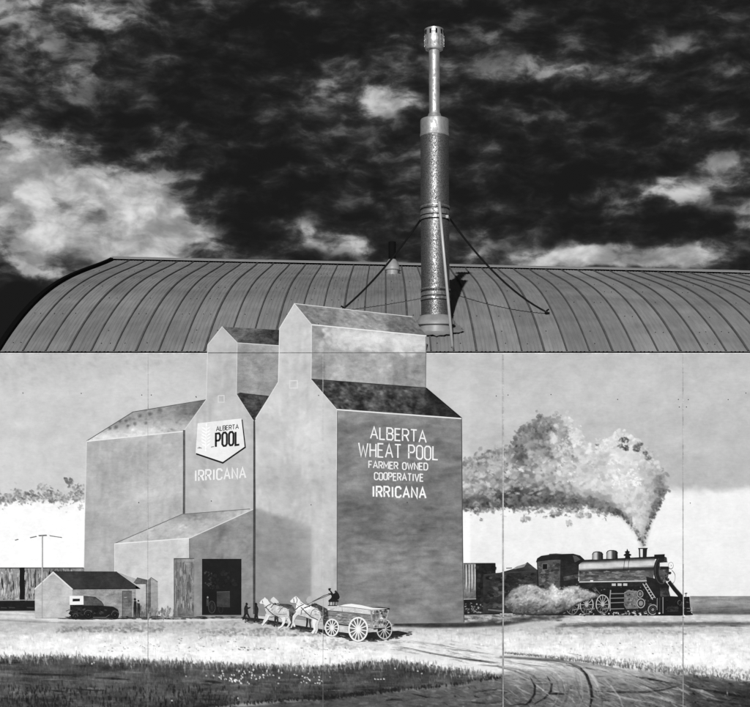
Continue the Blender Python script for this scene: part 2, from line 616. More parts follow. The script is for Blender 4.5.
# storm collar and boot, sitting on the slope
bm = bmesh.new()
seg = 48
sl = (roofz(CHX, CHD + .2) - roofz(CHX, CHD - .2)) / .4
rings = []
rr = random.Random(11)
for (r_, up, follow, jit) in ((RB * 1.0, .33, .1, 0), (RB * 1.08, .318, .12, 0), (RB * 1.3, .262, .2, 0), (RB * 1.36, .245, .25, 0), (RB * 1.37, .21, .3, 0), (RB * 1.12, .205, .35, 0), (RB * 1.12, .165, .9, 0), (RB * 1.3, .158, 1, 0), (RB * 1.62, .15, 1, .05), (RB * 1.85, .146, 1, .14)):
    ring = []
    for k in range(seg):
        a = 2 * math.pi * k / seg
        q = r_ * (1 + jit * rr.uniform(-.6, 1) * (1 if math.cos(a) > -.2 else .4))
        yy = q * math.sin(a)
        ring.append(bm.verts.new((q * math.cos(a), yy, up + follow * sl * yy + (jit * rr.uniform(0, .12)))))
    rings.append(ring)
for a_, b_ in zip(rings, rings[1:]):
    for k in range(seg):
        bm.faces.new((a_[k], b_[k], b_[(k + 1) % seg], a_[(k + 1) % seg]))
fl_ = bm_obj('roof_flashing', bm, M_FLASH, ch, True)
fl_.data.set_sharp_from_angle(angle=R(28))

# pale rod running down the front of the flue
p0 = Vector(((439.8 - CX) * (CAM_D + CHD - RB) / FPX - CHX, -RB * 1.08, Z(206)))
dd = 0.12
p1w = Vector(((452.3 - CX) * (CAM_D + dd) / FPX, dd, roofz(.9, dd) + .03))
p1 = p1w - Vector((CHX, CHD, base_z))
bm = bmesh.new()
tube(bm, [p0, p0.lerp(p1, .5), p1], 0.021, 10)
rod = bm_obj('support_rod', bm, M_ROD, ch, True)
tag(rod, 'thin pale metal rod slanting down the front of the flue')
bm = bmesh.new()
box(bm, RB * .72, RB * .9, -RB * .86, -RB * .4, Z(220.8), Z(217.8))
bm_obj('wire_bracket', bm, M_FLASH, ch)

# guy wires


def wire(a, b, sag, label):
    a, b = Vector(a), Vector(b)
    pts = []
    for k in range(15):
        s = k / 14
        p = a.lerp(b, s)
        p.z -= sag * 4 * s * (1 - s)
        pts.append(p)
    o = empty('guy_wire', b)
    tag(o, label, 'cable', 'guy wires of the flue')
    bm = bmesh.new()
    tube(bm, [p - b for p in pts], 0.0145, 8)
    bm_obj('cable', bm, M_BLACK, o, True)
    bm = bmesh.new()
    tube(bm, [(0, 0, -0.03), (0, 0, 0.03), (-.03 if a.x > b.x else .03, 0, .045)], 0.014, 6)
    box(bm, -.035, .035, -.05, .05, -.03, -.005)
    bm_obj('anchor', bm, M_DARK, o)


zc = cz(219)
xr, dr = (547 - CX) * (CAM_D + 2.05) / FPX, 2.05
wire((CHX + RB * 1.0, CHD, zc), (xr, dr, roofz(xr, dr) + .03), 0.16, 'black guy cable sagging right from the flue to the roof')
xl, dl = (343 - CX) * (CAM_D + 2.2) / FPX, 2.2
wire((CHX - RB * 1.0, CHD, zc), (xl, dl, roofz(xl, dl) + .03), 0.09, 'black guy cable running left from the flue to the roof')

# small roof vent near the ridge
vd = 8.1
KV = (CAM_D + vd) / FPX
vx = (392.2 - CX) * KV
vz = roofz(vx, vd)
rv = empty('roof_vent', (vx, vd, vz))
tag(rv, 'short dark vent pipe in a pale boot near the roof ridge, left of the flue', 'vent')
lat('pipe', [(3.6 * KV, -.1), (3.6 * KV, CAM_Z + (CY - 242) * KV - vz)], M_DARK, rv, seg=24)
zz = lambda py: CAM_Z + (CY - py) * KV - vz
bt = lat('boot', [(7.4 * KV, zz(268.5)), (7.2 * KV, zz(266)), (6 * KV, zz(263)), (4 * KV, zz(260)), (3.62 * KV, zz(259.5))], M_FLASH, rv, seg=24)
lat('boot_ring', [(7.2 * KV, zz(270.5)), (7.8 * KV, zz(270)), (7.8 * KV, zz(267.6)), (6.9 * KV, zz(267))], M_FLASH, rv, seg=24)
lat('boot_skirt', [(5.6 * KV, zz(290)), (5.8 * KV, zz(277)), (6.2 * KV, zz(270.4))], M_FLASH, rv, seg=24)

# ================================================================== MURAL
# Everything below is paint on flat panels; the sheet of each painted piece lies a fraction of a millimetre to a few
# millimetres in front of the panels.  Mural coordinates are given in the units of the plan (73.2 units to the metre).
STEP = 0.0006


def W(px, py, depth):
    return ((px - CX) / PPM, -depth, CAM_Z + (CY - py) / PPM)


def wob(x, y, a=.2):
    v = mnoise.noise_vector(Vector((x / 4.5, y / 4.5, 2.2)))
    return (x + v.x * a, y + v.y * a)


def nz(x, y, s, seed=0.0):
    return mnoise.noise(Vector((x / s + seed * 3.7, y / s - seed * 1.9, seed)))


def fb(x, y, s, seed=0.0):
    return nz(x, y, s, seed) * .6 + nz(x, y, s * .45, seed + 5) * .3 + nz(x, y, s * .2, seed + 9) * .2


def inside(p, poly):
    x, y = p
    c = False
    j = len(poly) - 1
    for i in range(len(poly)):
        xi, yi = poly[i]
        xj, yj = poly[j]
        if (yi > y) != (yj > y) and x < (xj - xi) * (y - yi) / (yj - yi) + xi:
            c = not c
        j = i
    return c


def zm(ox, oy, s, pts):
    return [(ox + x / s, oy + y / s) for x, y in pts]


def interp(tab, x):
    if x <= tab[0][0]:
        return tab[0][1]
    for (a, va), (b, vb) in zip(tab, tab[1:]):
        if x <= b:
            return va + (vb - va) * (x - a) / (b - a)
    return tab[-1][1]


class Paint:
    def __init__(self, layer):
        self.v, self.f, self.t, self.a = [], [], [], []
        self.thin = {}
        self.d0 = 0.0012 + layer * STEP
        self.i = 0

    def dep(self):
        self.i += 1
        return self.d0 + min(self.i * 1.2e-5, 0.0011)

    def face(self, pts, tone, amp=.1, depth=None):
        d = self.dep() if depth is None else depth
        n = len(self.v)
        ar = sum(pts[k][0] * pts[(k + 1) % len(pts)][1] - pts[(k + 1) % len(pts)][0] * pts[k][1] for k in range(len(pts)))
        if ar > 0:        # keep faces looking at the viewer (-y)
            pts = pts[::-1]
        for (x, y) in pts:
            xw, yw = wob(x, y)
            self.v.append(W(xw, yw, d))
            self.t.append((tone(x, y) if callable(tone) else tone) / 255)
            self.a.append(amp)
        self.f.append(tuple(range(n, n + len(pts))))

    def poly(self, pts, tone, amp=.1, cell=None):
        if cell is None or not callable(tone):
            self.face(pts, tone, amp)
            return
        d = self.dep()
        bm = bmesh.new()
        bm.faces.new([bm.verts.new((x, y, 0)) for x, y in pts])
        xs = [p[0] for p in pts]
        ys = [p[1] for p in pts]
        k = math.floor(min(xs) / cell) + 1
        while k * cell < max(xs):
            bmesh.ops.bisect_plane(bm, geom=bm.verts[:] + bm.edges[:] + bm.faces[:], plane_co=(k * cell, 0, 0), plane_no=(1, 0, 0))
            k += 1
        k = math.floor(min(ys) / cell) + 1
        while k * cell < max(ys):
            bmesh.ops.bisect_plane(bm, geom=bm.verts[:] + bm.edges[:] + bm.faces[:], plane_co=(0, k * cell, 0), plane_no=(0, 1, 0))
            k += 1
        bm.verts.index_update()
        n = len(self.v)
        for v in bm.verts:
            self.v.append(W(v.co.x, v.co.y, d))
            self.t.append(tone(v.co.x, v.co.y) / 255)
            self.a.append(amp)
        for f in bm.faces:
            idx = [n + v.index for v in f.verts]
            if f.normal.z > 0:
                idx = idx[::-1]
            self.f.append(tuple(idx))
        bm.free()

    def quad(self, pts, tone, amp=.1, cell=2.0):
        """four corners (tl, tr, br, bl) filled with a fine grid"""
        d = self.dep()
        (ax, ay), (bx_, by), (cx, cy), (dx, dy) = pts
        nx = max(1, int(max(math.hypot(bx_ - ax, by - ay), math.hypot(cx - dx, cy - dy)) / cell))
        ny = max(1, int(max(math.hypot(dx - ax, dy - ay), math.hypot(cx - bx_, cy - by)) / cell))
        n = len(self.v)
        for j in range(ny + 1):
            v = j / ny
            for i in range(nx + 1):
                u = i / nx
                x = (ax * (1 - u) + bx_ * u) * (1 - v) + (dx * (1 - u) + cx * u) * v
                y = (ay * (1 - u) + by * u) * (1 - v) + (dy * (1 - u) + cy * u) * v
                self.v.append(W(x, y, d))
                self.t.append(tone(x, y) / 255)
                self.a.append(amp)
        for j in range(ny):
            for i in range(nx):
                q = n + j * (nx + 1) + i
                self.f.append((q, q + nx + 1, q + nx + 2, q + 1))

    def line(self, pts, w, tone, amp=.05):
        """a painted line, joints mitred"""
        if isinstance(w, (int, float)):
            w = [w] * len(pts)
        d = self.dep()
        n = len(pts)
        L_, R_ = [], []
        closed = n > 2 and pts[0] == pts[-1]
        for k in range(n):
            x, y = pts[k]
            a = pts[k - 1] if k else (pts[-2] if closed else None)
            b = pts[k + 1] if k < n - 1 else (pts[1] if closed else None)
            dirs = []
            if a:
                l = math.hypot(x - a[0], y - a[1]) or 1
                dirs.append(((x - a[0]) / l, (y - a[1]) / l))
            if b:
                l = math.hypot(b[0] - x, b[1] - y) or 1
                dirs.append(((b[0] - x) / l, (b[1] - y) / l))
            tx = sum(q[0] for q in dirs)
            ty = sum(q[1] for q in dirs)
            l = math.hypot(tx, ty) or 1
            tx, ty = tx / l, ty / l
            nx, ny = -ty, tx
            cs = max(.45, abs(dirs[0][0] * tx + dirs[0][1] * ty))
            h = w[k] / 2 / cs
            L_.append((x + nx * h, y + ny * h))
            R_.append((x - nx * h, y - ny * h))
        for k in range(n - 1):
            self.face([L_[k], L_[k + 1], R_[k + 1], R_[k]], tone, amp, d)

    def dab(self, x, y, rx, ry, ang, tone, amp=.06, n=7, jit=.28, rnd=random, depth=None):
        c, s = math.cos(ang), math.sin(ang)
        pts = []
        for k in range(n):
            a = 2 * math.pi * k / n
            q = 1 + rnd.uniform(-jit, jit)
            u, v = rx * q * math.cos(a), ry * q * math.sin(a)
            pts.append((x + u * c - v * s, y + u * s + v * c))
        self.face(pts, tone, amp, self.d0 + rnd.random() * 0.0008 if depth is None else depth)

    def soft(self, x, y, rx, ry, ang, tone, amp=.08, n=8, rnd=random):
        """dry-brushed dab that thins out towards its edge"""
        c, s = math.cos(ang), math.sin(ang)
        d = self.d0 + rnd.random() * .0008
        b = len(self.v)
        self.v.append(W(x, y, d))
        self.thin[b] = 1.0
        for k in range(n):
            a = 2 * math.pi * k / n
            q = 1.25 * (1 + rnd.uniform(-.2, .2))
            u, v = rx * q * math.cos(a), ry * q * math.sin(a)
            self.thin[len(self.v)] = 0.0
            self.v.append(W(x + u * c - v * s, y + u * s + v * c, d))
        self.t += [tone / 255] * (n + 1)
        self.a += [amp] * (n + 1)
        for k in range(n):
            self.f.append((b, b + 1 + (k + 1) % n, b + 1 + k))

    def ell(self, x, y, rx, ry, tone, amp=.05, n=20):
        self.face([(x + rx * math.cos(2 * math.pi * k / n), y + ry * math.sin(2 * math.pi * k / n)) for k in range(n)], tone, amp)

    def ring(self, x, y, rx, ry, w, tone, a0=0, a1=360, n=28, amp=.05):
        pts = [(x + rx * math.cos(R(a0 + (a1 - a0) * k / n)), y + ry * math.sin(R(a0 + (a1 - a0) * k / n))) for k in range(n + 1)]
        if a1 - a0 == 360:
            pts[-1] = pts[0]
        self.line(pts, w, tone, amp)

    def build(self, name, parent, label=None, kind=None):
        me = bpy.data.meshes.new(name)
        me.from_pydata(self.v, [], self.f)
        me.update()
        for nm, vals in (('tone', self.t), ('mottle', self.a)):
            at = me.attributes.new(nm, 'FLOAT', 'POINT')
            at.data.foreach_set('value', vals)
        if self.thin:
            at = me.attributes.new('cover', 'FLOAT', 'POINT')
            at.data.foreach_set('value', [self.thin.get(k, 1.2) for k in range(len(self.v))])
        me.materials.append(M_THIN if self.thin else M_MURAL)
        o = bpy.data.objects.new(name, me)
        COL.objects.link(o)
        o.parent = parent
        return tag(o, label, kind=kind)


def scatter(p, poly, count, fn, rnd):
    """fn(x, y) -> (rx, ry, angle, tone) or None"""
    xs = [q[0] for q in poly]
    ys = [q[1] for q in poly]
    k = 0
    while k < count:
        x, y = rnd.uniform(min(xs), max(xs)), rnd.uniform(min(ys), max(ys))
        k += 1
        if not inside((x, y), poly):
            continue
        q = fn(x, y)
        if q:
            p.dab(x, y, *q, rnd=rnd)


class Canvas:
    """soft-brush painting on a fine grid, later carried by the vertices of a flat sheet"""
    def __init__(self, x0, x1, y0, y1, res, back):
        self.nx, self.ny = int(round((x1 - x0) / res)) + 1, int(round((y1 - y0) / res)) + 1
        self.x0, self.y0, self.res = x0, y0, res
        self.X = x0 + np.arange(self.nx) * res
        self.Y = y0 + np.arange(self.ny) * res
        self.x1, self.y1 = self.X[-1], self.Y[-1]
        self.c = np.zeros((self.ny, self.nx))
        if callable(back):
            self.a = np.array([[back(x, y) for x in self.X] for y in self.Y], dtype=float)
        else:
            self.a = np.full((self.ny, self.nx), float(back))
        g = np.random.default_rng(5)
        self.br = g.random((self.ny, self.nx))

    def win(self, xa, xb, ya, yb):
        i0, i1 = max(0, int((xa - self.x0) / self.res)), min(self.nx, int((xb - self.x0) / self.res) + 2)
        j0, j1 = max(0, int((ya - self.y0) / self.res)), min(self.ny, int((yb - self.y0) / self.res) + 2)
        return i0, i1, j0, j1

    def put(self, i0, i1, j0, j1, al, tone):
        A = self.a[j0:j1, i0:i1]
        A += (tone - A) * al
        C = self.c[j0:j1, i0:i1]
        C += (1 - C) * al

    def dab(self, x, y, rx, ry, ang, tone, op=.75, soft=.55, **kw):
        m = max(rx, ry) * 1.05
        i0, i1, j0, j1 = self.win(x - m, x + m, y - m, y + m)
        if i1 <= i0 or j1 <= j0:
            return
        c, s = math.cos(ang), math.sin(ang)
        dx = (self.X[i0:i1] - x)[None, :]
        dy = (self.Y[j0:j1] - y)[:, None]
        rx, ry = max(rx, self.res * .45), max(ry, self.res * .45)
        u, v = (dx * c + dy * s) / rx, (-dx * s + dy * c) / ry
        r = np.sqrt(u * u + v * v) + (self.br[j0:j1, i0:i1] - .5) * .35
        al = np.clip((1 - r) / soft, 0, 1)
        self.put(i0, i1, j0, j1, al * al * (3 - 2 * al) * op, tone)

    def poly(self, pts, tone, op=1.0, feather=1.2):
        xs = [p[0] for p in pts]
        ys = [p[1] for p in pts]
        i0, i1, j0, j1 = self.win(min(xs) - feather, max(xs) + feather, min(ys) - feather, max(ys) + feather)
        X, Y = np.meshgrid(self.X[i0:i1], self.Y[j0:j1])
        ins = np.zeros(X.shape, bool)
        dist = np.full(X.shape, 1e9)
        n = len(pts)
        for k in range(n):
            (xa, ya), (xb, yb) = pts[k], pts[(k + 1) % n]
            if ya != yb:
                ins ^= ((ya > Y) != (yb > Y)) & (X < (xb - xa) * (Y - ya) / (yb - ya) + xa)
            L2 = (xb - xa) ** 2 + (yb - ya) ** 2 or 1e-9
            q = np.clip(((X - xa) * (xb - xa) + (Y - ya) * (yb - ya)) / L2, 0, 1)
            dist = np.minimum(dist, np.hypot(X - xa - q * (xb - xa), Y - ya - q * (yb - ya)))
        sd = np.where(ins, dist, -dist)
        al = np.clip(sd / feather * .5 + .5, 0, 1) * op
        if callable(tone):
            tn = np.zeros(X.shape)
            for j in range(X.shape[0]):
                for i in range(X.shape[1]):
                    if al[j, i] > 0:
                        tn[j, i] = tone(X[j, i], Y[j, i])
        else:
            tn = tone
        self.put(i0, i1, j0, j1, al, tn)

    def line(self, pts, w, tone, op=.9):
        if isinstance(w, (int, float)):
            w = [w] * len(pts)
        for k in range(len(pts) - 1):
            (xa, ya), (xb, yb) = pts[k], pts[k + 1]
            m = max(w) + 1
            i0, i1, j0, j1 = self.win(min(xa, xb) - m, max(xa, xb) + m, min(ya, yb) - m, max(ya, yb) + m)
            if i1 <= i0 or j1 <= j0:
                continue
            X, Y = np.meshgrid(self.X[i0:i1], self.Y[j0:j1])
            L2 = (xb - xa) ** 2 + (yb - ya) ** 2 or 1e-9
            q = np.clip(((X - xa) * (xb - xa) + (Y - ya) * (yb - ya)) / L2, 0, 1)
            d = np.hypot(X - xa - q * (xb - xa), Y - ya - q * (yb - ya))
            hw = (w[k] + (w[k + 1] - w[k]) * q) / 2
            al = np.clip((hw - d) / self.res + .5, 0, 1) * np.minimum(1, (hw * 2 / self.res)) * op
            self.put(i0, i1, j0, j1, al, tone)

    def scatter(self, poly, count, fn, rnd, op=.75, soft=.55):
        xs = [q[0] for q in poly]
        ys = [q[1] for q in poly]
        for k in range(count):
            x, y = rnd.uniform(min(xs), max(xs)), rnd.uniform(min(ys), max(ys))
            if inside((x, y), poly):
                q = fn(x, y)
                if q:
                    self.dab(x, y, *q, op=op, soft=soft)

    def sample(self, x, y):
        fx = min(max((x - self.x0) / self.res, 0), self.nx - 1.001)
        fy = min(max((y - self.y0) / self.res, 0), self.ny - 1.001)
        i, j = int(fx), int(fy)
        fx -= i
        fy -= j
        a = self.a
        return (a[j, i] * (1 - fx) + a[j, i + 1] * fx) * (1 - fy) + (a[j + 1, i] * (1 - fx) + a[j + 1, i + 1] * fx) * fy

    def sheet(self, name, parent, layer, mask, label=None, kind=None, amp=.08):
        """flat sheet of the grid cells in mask (ny-1, nx-1)"""
        used = np.zeros((self.ny, self.nx), bool)
        used[:-1, :-1] |= mask
        used[1:, :-1] |= mask
        used[:-1, 1:] |= mask
        used[1:, 1:] |= mask
        idx = np.cumsum(used.ravel()).reshape(used.shape) - 1
        jj, ii = np.nonzero(used)
        d = 0.0012 + layer * STEP
        co = np.stack([(self.X[ii] - CX) / PPM, np.full(len(ii), -d), CAM_Z + (CY - self.Y[jj]) / PPM], 1)
        mj, mi = np.nonzero(mask)
        fc = np.stack([idx[mj, mi], idx[mj + 1, mi], idx[mj + 1, mi + 1], idx[mj, mi + 1]], 1).astype(np.int32)
        me = bpy.data.meshes.new(name)
        me.vertices.add(len(co))
        me.vertices.foreach_set('co', co.ravel())
        me.loops.add(fc.size)
        me.loops.foreach_set('vertex_index', fc.ravel())
        me.polygons.add(len(fc))
        me.polygons.foreach_set('loop_start', np.arange(0, fc.size, 4, dtype=np.int32))
        me.update(calc_edges=True)
        at = me.attributes.new('tone', 'FLOAT', 'POINT')
        at.data.foreach_set('value', (self.a[jj, ii] / 255).astype(np.float32))
        at = me.attributes.new('mottle', 'FLOAT', 'POINT')
        at.data.foreach_set('value', np.full(len(ii), amp, np.float32))
        me.materials.append(M_MURAL)
        o = bpy.data.objects.new(name, me)
        COL.objects.link(o)
        o.parent = parent
        return tag(o, label, kind=kind)


def model(p, poly, count, tones, seed, r=(.8, 2.4), flat=.6, dev=10):
    """thin strokes of neighbouring greys brushed into a painted shape"""
    rn = random.Random(seed)
    xs = [q[0] for q in poly]
    ys = [q[1] for q in poly]
    k = 0
    while k < count:
        x, y = rn.uniform(min(xs), max(xs)), rn.uniform(min(ys), max(ys))
        k += 1
        if inside((x, y), poly):
            a = rn.uniform(*r)
            p.soft(x, y, a, a * flat, rn.uniform(-.5, .5), max(8, rn.choice(tones) + rn.gauss(0, dev)), rnd=rn)


LET = {
    'A': (.62, [[(0, 0), (.5, 1), (1, 0)], [(.19, .34), (.81, .34)]]),
    'B': (.52, [[(0, 0), (0, 1), (.72, 1), (.98, .86), (.98, .66), (.75, .53), (0, .53)], [(.7, .53), (1, .4), (1, .14), (.75, 0), (0, 0)]]),
    'C': (.52, [[(1, .76), (1, .87), (.75, 1), (.25, 1), (0, .86), (0, .14), (.25, 0), (.75, 0), (1, .13), (1, .24)]]),
    'D': (.54, [[(0, 0), (0, 1), (.68, 1), (1, .8), (1, .2), (.68, 0), (0, 0)]]),
    'E': (.46, [[(1, 1), (0, 1), (0, 0), (1, 0)], [(0, .52), (.85, .52)]]),
    'F': (.46, [[(1, 1), (0, 1), (0, 0)], [(0, .5), (.85, .5)]]),
    'H': (.52, [[(0, 0), (0, 1)], [(1, 0), (1, 1)], [(0, .52), (1, .52)]]),
    'I': (.14, [[(.5, 0), (.5, 1)]]),
    'L': (.44, [[(0, 1), (0, 0), (1, 0)]]),
    'M': (.66, [[(0, 0), (0, 1), (.5, .3), (1, 1), (1, 0)]]),
    'N': (.54, [[(0, 0), (0, 1), (1, 0), (1, 1)]]),
    'O': (.52, [[(.28, 0), (0, .14), (0, .86), (.28, 1), (.72, 1), (1, .86), (1, .14), (.72, 0), (.28, 0)]]),
    'P': (.5, [[(0, 0), (0, 1), (.72, 1), (1, .86), (1, .6), (.72, .46), (0, .46)]]),
    'R': (.52, [[(0, 0), (0, 1), (.72, 1), (1, .86), (1, .62), (.72, .48), (0, .48)], [(.55, .48), (1, 0)]]),
    'T': (.54, [[(0, 1), (1, 1)], [(.5, 1), (.5, 0)]]),
    'V': (.6, [[(0, 1), (.5, 0), (1, 1)]]),
    'W': (.8, [[(0, 1), (.25, 0), (.5, .8), (.75, 0), (1, 1)]]),
    ' ': (.30, []),
}


def lettering(p, text, a, b, h, sw, tone, gap=.2, layer=None):
    """single-stroke painted capitals between base points a and b"""
    tot = sum(LET[c][0] for c in text) + gap * (len(text) - 1)
    ux, uy = (b[0] - a[0]) / tot, (b[1] - a[1]) / tot
    s = 0
    rnd = random.Random(len(text) * 7 + int(h))
    words = []
    if layer is not None:           # each word a sheet of its own
        p = Paint(layer)
        words = [(w_, Paint(layer)) for w_ in text.split()]
        p, k_ = words[0][1], 0
    for c in text:
        w, st = LET[c]
        if c == ' ' and words:
            k_ += 1
            p = words[k_][1]
        jy = rnd.uniform(-.02, .02) * h
        for line in st:
            pts = []
            for (x, y) in line:
                k = s + x * w
                pts.append((a[0] + ux * k, a[1] + uy * k - y * h + jy))
            p.line(pts, sw, tone, .06)
        s += w + gap
    return words


mural = empty('mural', (0, 0, 0))
tag(mural, 'black and white painted mural of grain elevators, steam train and horse wagon on wall panels', 'mural')
PB = 710.0                 # bottom edge of the panels
SEAMS = [-2, 148, 323, 503, 683, 863, 1043]


def sky_tone(x, y):
    up = 199 - 8 * math.exp(-((y - 355) / 22) ** 2) + 12 * fb(x, y, 120, 1)
    if x > 470:
        up -= 13 * max(0, min(1, (y - 380) / 110)) + 4
        e = 491 + 5 * nz(x, y, 40, 2) + 2 * nz(x, y, 9, 7)
        s = max(0, min(1, (y - e + 5) / 10))
        lo = 239 - 6 * max(0, min(1, (y - 500) / 90)) + 5 * fb(x, y, 60, 3)
    else:
        up += 6 * max(0, min(1, (y - 430) / 60))
        e = 501 + 3 * nz(x, y, 14, 2)
        s = max(0, min(1, (y - e + 3) / 5))
        lo = 250
    s = s * s * (3 - 2 * s)
    return up * (1 - s) + lo * s


# each wall panel, with the painted sky as its ground coat
SKY = Canvas(-2, 1043, 353, 606, 2.2, sky_tone)
rnd = random.Random(21)
SKY.scatter([(-2, 355), (200, 355), (145, 372), (90, 380), (40, 385), (-2, 395)], 330, lambda x, y: (rnd.uniform(2, 4), rnd.uniform(1.6, 3), rnd.uniform(-.5, .5), sky_tone(x, y) - rnd.uniform(4, 30)), rnd, .55, .8)
SKY.scatter([(430, 356), (1043, 356), (1043, 486), (430, 486)], 1500, lambda x, y: (rnd.uniform(6, 22), rnd.uniform(3, 8), rnd.uniform(-.7, .3), sky_tone(x, y) + rnd.gauss(0, 8)), rnd, .4, .9)
SKY.scatter([(-2, 395), (206, 395), (206, 478), (-2, 478)], 500, lambda x, y: (rnd.uniform(6, 20), rnd.uniform(3, 8), rnd.uniform(-.7, .3), sky_tone(x, y) + rnd.gauss(0, 7)), rnd, .4, .9)
SKY.scatter([(460, 480), (1043, 480), (1043, 498), (460, 498)], 400, lambda x, y: (rnd.uniform(3, 10), rnd.uniform(1.5, 4), rnd.uniform(-.4, .4), sky_tone(x, y + rnd.uniform(-4, 4))), rnd, .6, .7)
SKY.dab(700, 462, 22, 12, .2, 172, .4, .9)
SKY.dab(640, 366, 40, 12, .1, 212, .25, .9)
for k in range(len(SEAMS) - 1):
    x0, x1 = SEAMS[k] + .12, SEAMS[k + 1] - .12
    vs, fs, ts = [], [], []
    cell = 2.6
    nx = max(2, int((x1 - x0) / cell))
    ny = int((PB - 353) / cell)
    for j in range(ny + 1):
        for i in range(nx + 1):
            x, y = x0 + (x1 - x0) * i / nx, 353 + (PB - 353) * j / ny
            vs.append(W(x, y, 0))
            ts.append(SKY.sample(x, y) / 255)
    for j in range(ny):
        for i in range(nx):
            a = j * (nx + 1) + i
            fs.append((a, a + nx + 1, a + nx + 2, a + 1))
    n = len(vs)
    edge = [i for i in range(nx + 1)] + [(j + 1) * (nx + 1) - 1 for j in range(1, ny + 1)] + [ny * (nx + 1) + i for i in range(nx - 1, -1, -1)] + [j * (nx + 1) for j in range(ny - 1, 0, -1)]
    for e in edge:
        v = vs[e]
        vs.append((v[0], 0.028, v[2]))
        ts.append(.6)
    m_ = len(edge)
    for q in range(m_):
        fs.append((edge[q], edge[(q + 1) % m_], n + (q + 1) % m_, n + q))
    fs.append(tuple(range(n, n + m_))[::-1])
    me = bpy.data.meshes.new('wall_panel')
    me.from_pydata(vs, [], fs)
    for nm, vals in (('tone', ts), ('mottle', [.06] * len(ts))):
        at = me.attributes.new(nm, 'FLOAT', 'POINT')
        at.data.foreach_set('value', vals)
    me.materials.append(M_MURAL)
    o = bpy.data.objects.new('wall_panel', me)
    COL.objects.link(o)
    o.parent = mural


def cutout(pts, label):
    n = len(pts)
    vs = [W(x, y, 0.0006) for x, y in pts] + [(W(x, y, 0)[0], 0.024, W(x, y, 0)[2]) for x, y in pts]
    fs = [tuple(range(n)), tuple(range(n, 2 * n))[::-1]] + [(k, n + k, n + (k + 1) % n, (k + 1) % n) for k in range(n)]
    me = bpy.data.meshes.new('cutout_board')
    me.from_pydata(vs, [], fs)
    for nm, vals in (('tone', [.72] * 2 * n), ('mottle', [.08] * 2 * n)):
        at = me.attributes.new(nm, 'FLOAT', 'POINT')
        at.data.foreach_set('value', vals)
    me.materials.append(M_MURAL)
    bm = bmesh.new()
    bm.from_mesh(me)
    bmesh.ops.recalc_face_normals(bm, faces=bm.faces)
    bm.to_mesh(me)
    bm.free()
    o = bpy.data.objects.new('cutout_board', me)
    COL.objects.link(o)
    o.parent = mural
    tag(o, label)


cutout([(208.2, 352.8), (208.2, 345), (222.2, 326.7), (279.3, 330.2), (279.3, 352.8)], 'cut-out board carrying the top of the smaller painted elevator above the wall')
cutout([(279.5, 352.8), (279.7, 328.4), (294.5, 303.6), (412.5, 316.6), (426.3, 335.8), (426.3, 352.8)], 'cut-out board carrying the top of the larger painted elevator above the wall')

# ---------------- small clouds low on the left
rnd = random.Random(22)
cv = Canvas(-2, 84, 470, 516, .8, sky_tone)
spots = [(68, 480, 3.6, 95), (71, 484, 4, 118), (80, 488, 6, 140), (81, 497, 6, 155), (75, 499, 5, 130), (66, 500, 3, 165), (34, 494, 5, 98), (29, 492, 4, 130), (18, 493, 4, 155), (18, 502, 5, 108), (9, 500, 4, 180),
         (3, 496, 5, 140), (1, 500, 4, 120), (42, 487, 4, 160), (50, 497, 5, 130), (53, 502, 3.4, 110), (59, 502, 3, 115), (60, 496, 4, 155), (48, 490, 4, 180), (12, 496, 4, 180), (25, 500, 4, 170), (40, 500, 5, 200), (80, 507, 3, 165), (62, 507, 2, 190)]
for (x, y, r_, tn) in spots:
    for q in range(16):
        a = rnd.uniform(0, 6.28)
        d = r_ * math.sqrt(rnd.random()) * 1.1
        cv.dab(x + d * math.cos(a), y + d * math.sin(a) * .8, rnd.uniform(1, 2.4), rnd.uniform(.8, 1.9), rnd.uniform(-1, 1), tn + rnd.uniform(-14, 26) + (d * math.cos(a)) * 2, .85, .5)
for q in range(260):
    x = rnd.uniform(-2, 84)
    y = 497 + 4 * math.sin(x * .21 + 1) + rnd.gauss(0, 4.2)
    cv.dab(x, y, rnd.uniform(.9, 2.6), rnd.uniform(.7, 1.8), rnd.uniform(-1, 1), rnd.choice([105, 125, 145, 165, 185]) + rnd.gauss(0, 10), .7, .55)
for q in range(95):        # jagged white tops under the clouds
    x = rnd.uniform(0, 83)
    cv.dab(x, 507 + 3 * math.sin(x * .3) + rnd.uniform(-1.5, 2), rnd.uniform(1.5, 4), rnd.uniform(1, 3.4), rnd.uniform(-.8, .8), rnd.uniform(240, 252), .8, .5)
cv.sheet('painted_cloud', mural, 2, cv.c[:-1, :-1] > .04, 'row of small grey painted clouds low at the left', amp=.06)

# ---------------- painted ground: one soft-brush picture, cut into its fields


def field_tone(x, y):
    t = interp([(596, 150), (608, 158), (613, 172), (618, 200), (622, 182), (630, 188), (637, 222), (652, 243), (664, 236), (712, 205)], y + 2.2 * nz(x, y, 50, 4))
    return t + 16 * fb(x, y * 3, 60, 6)


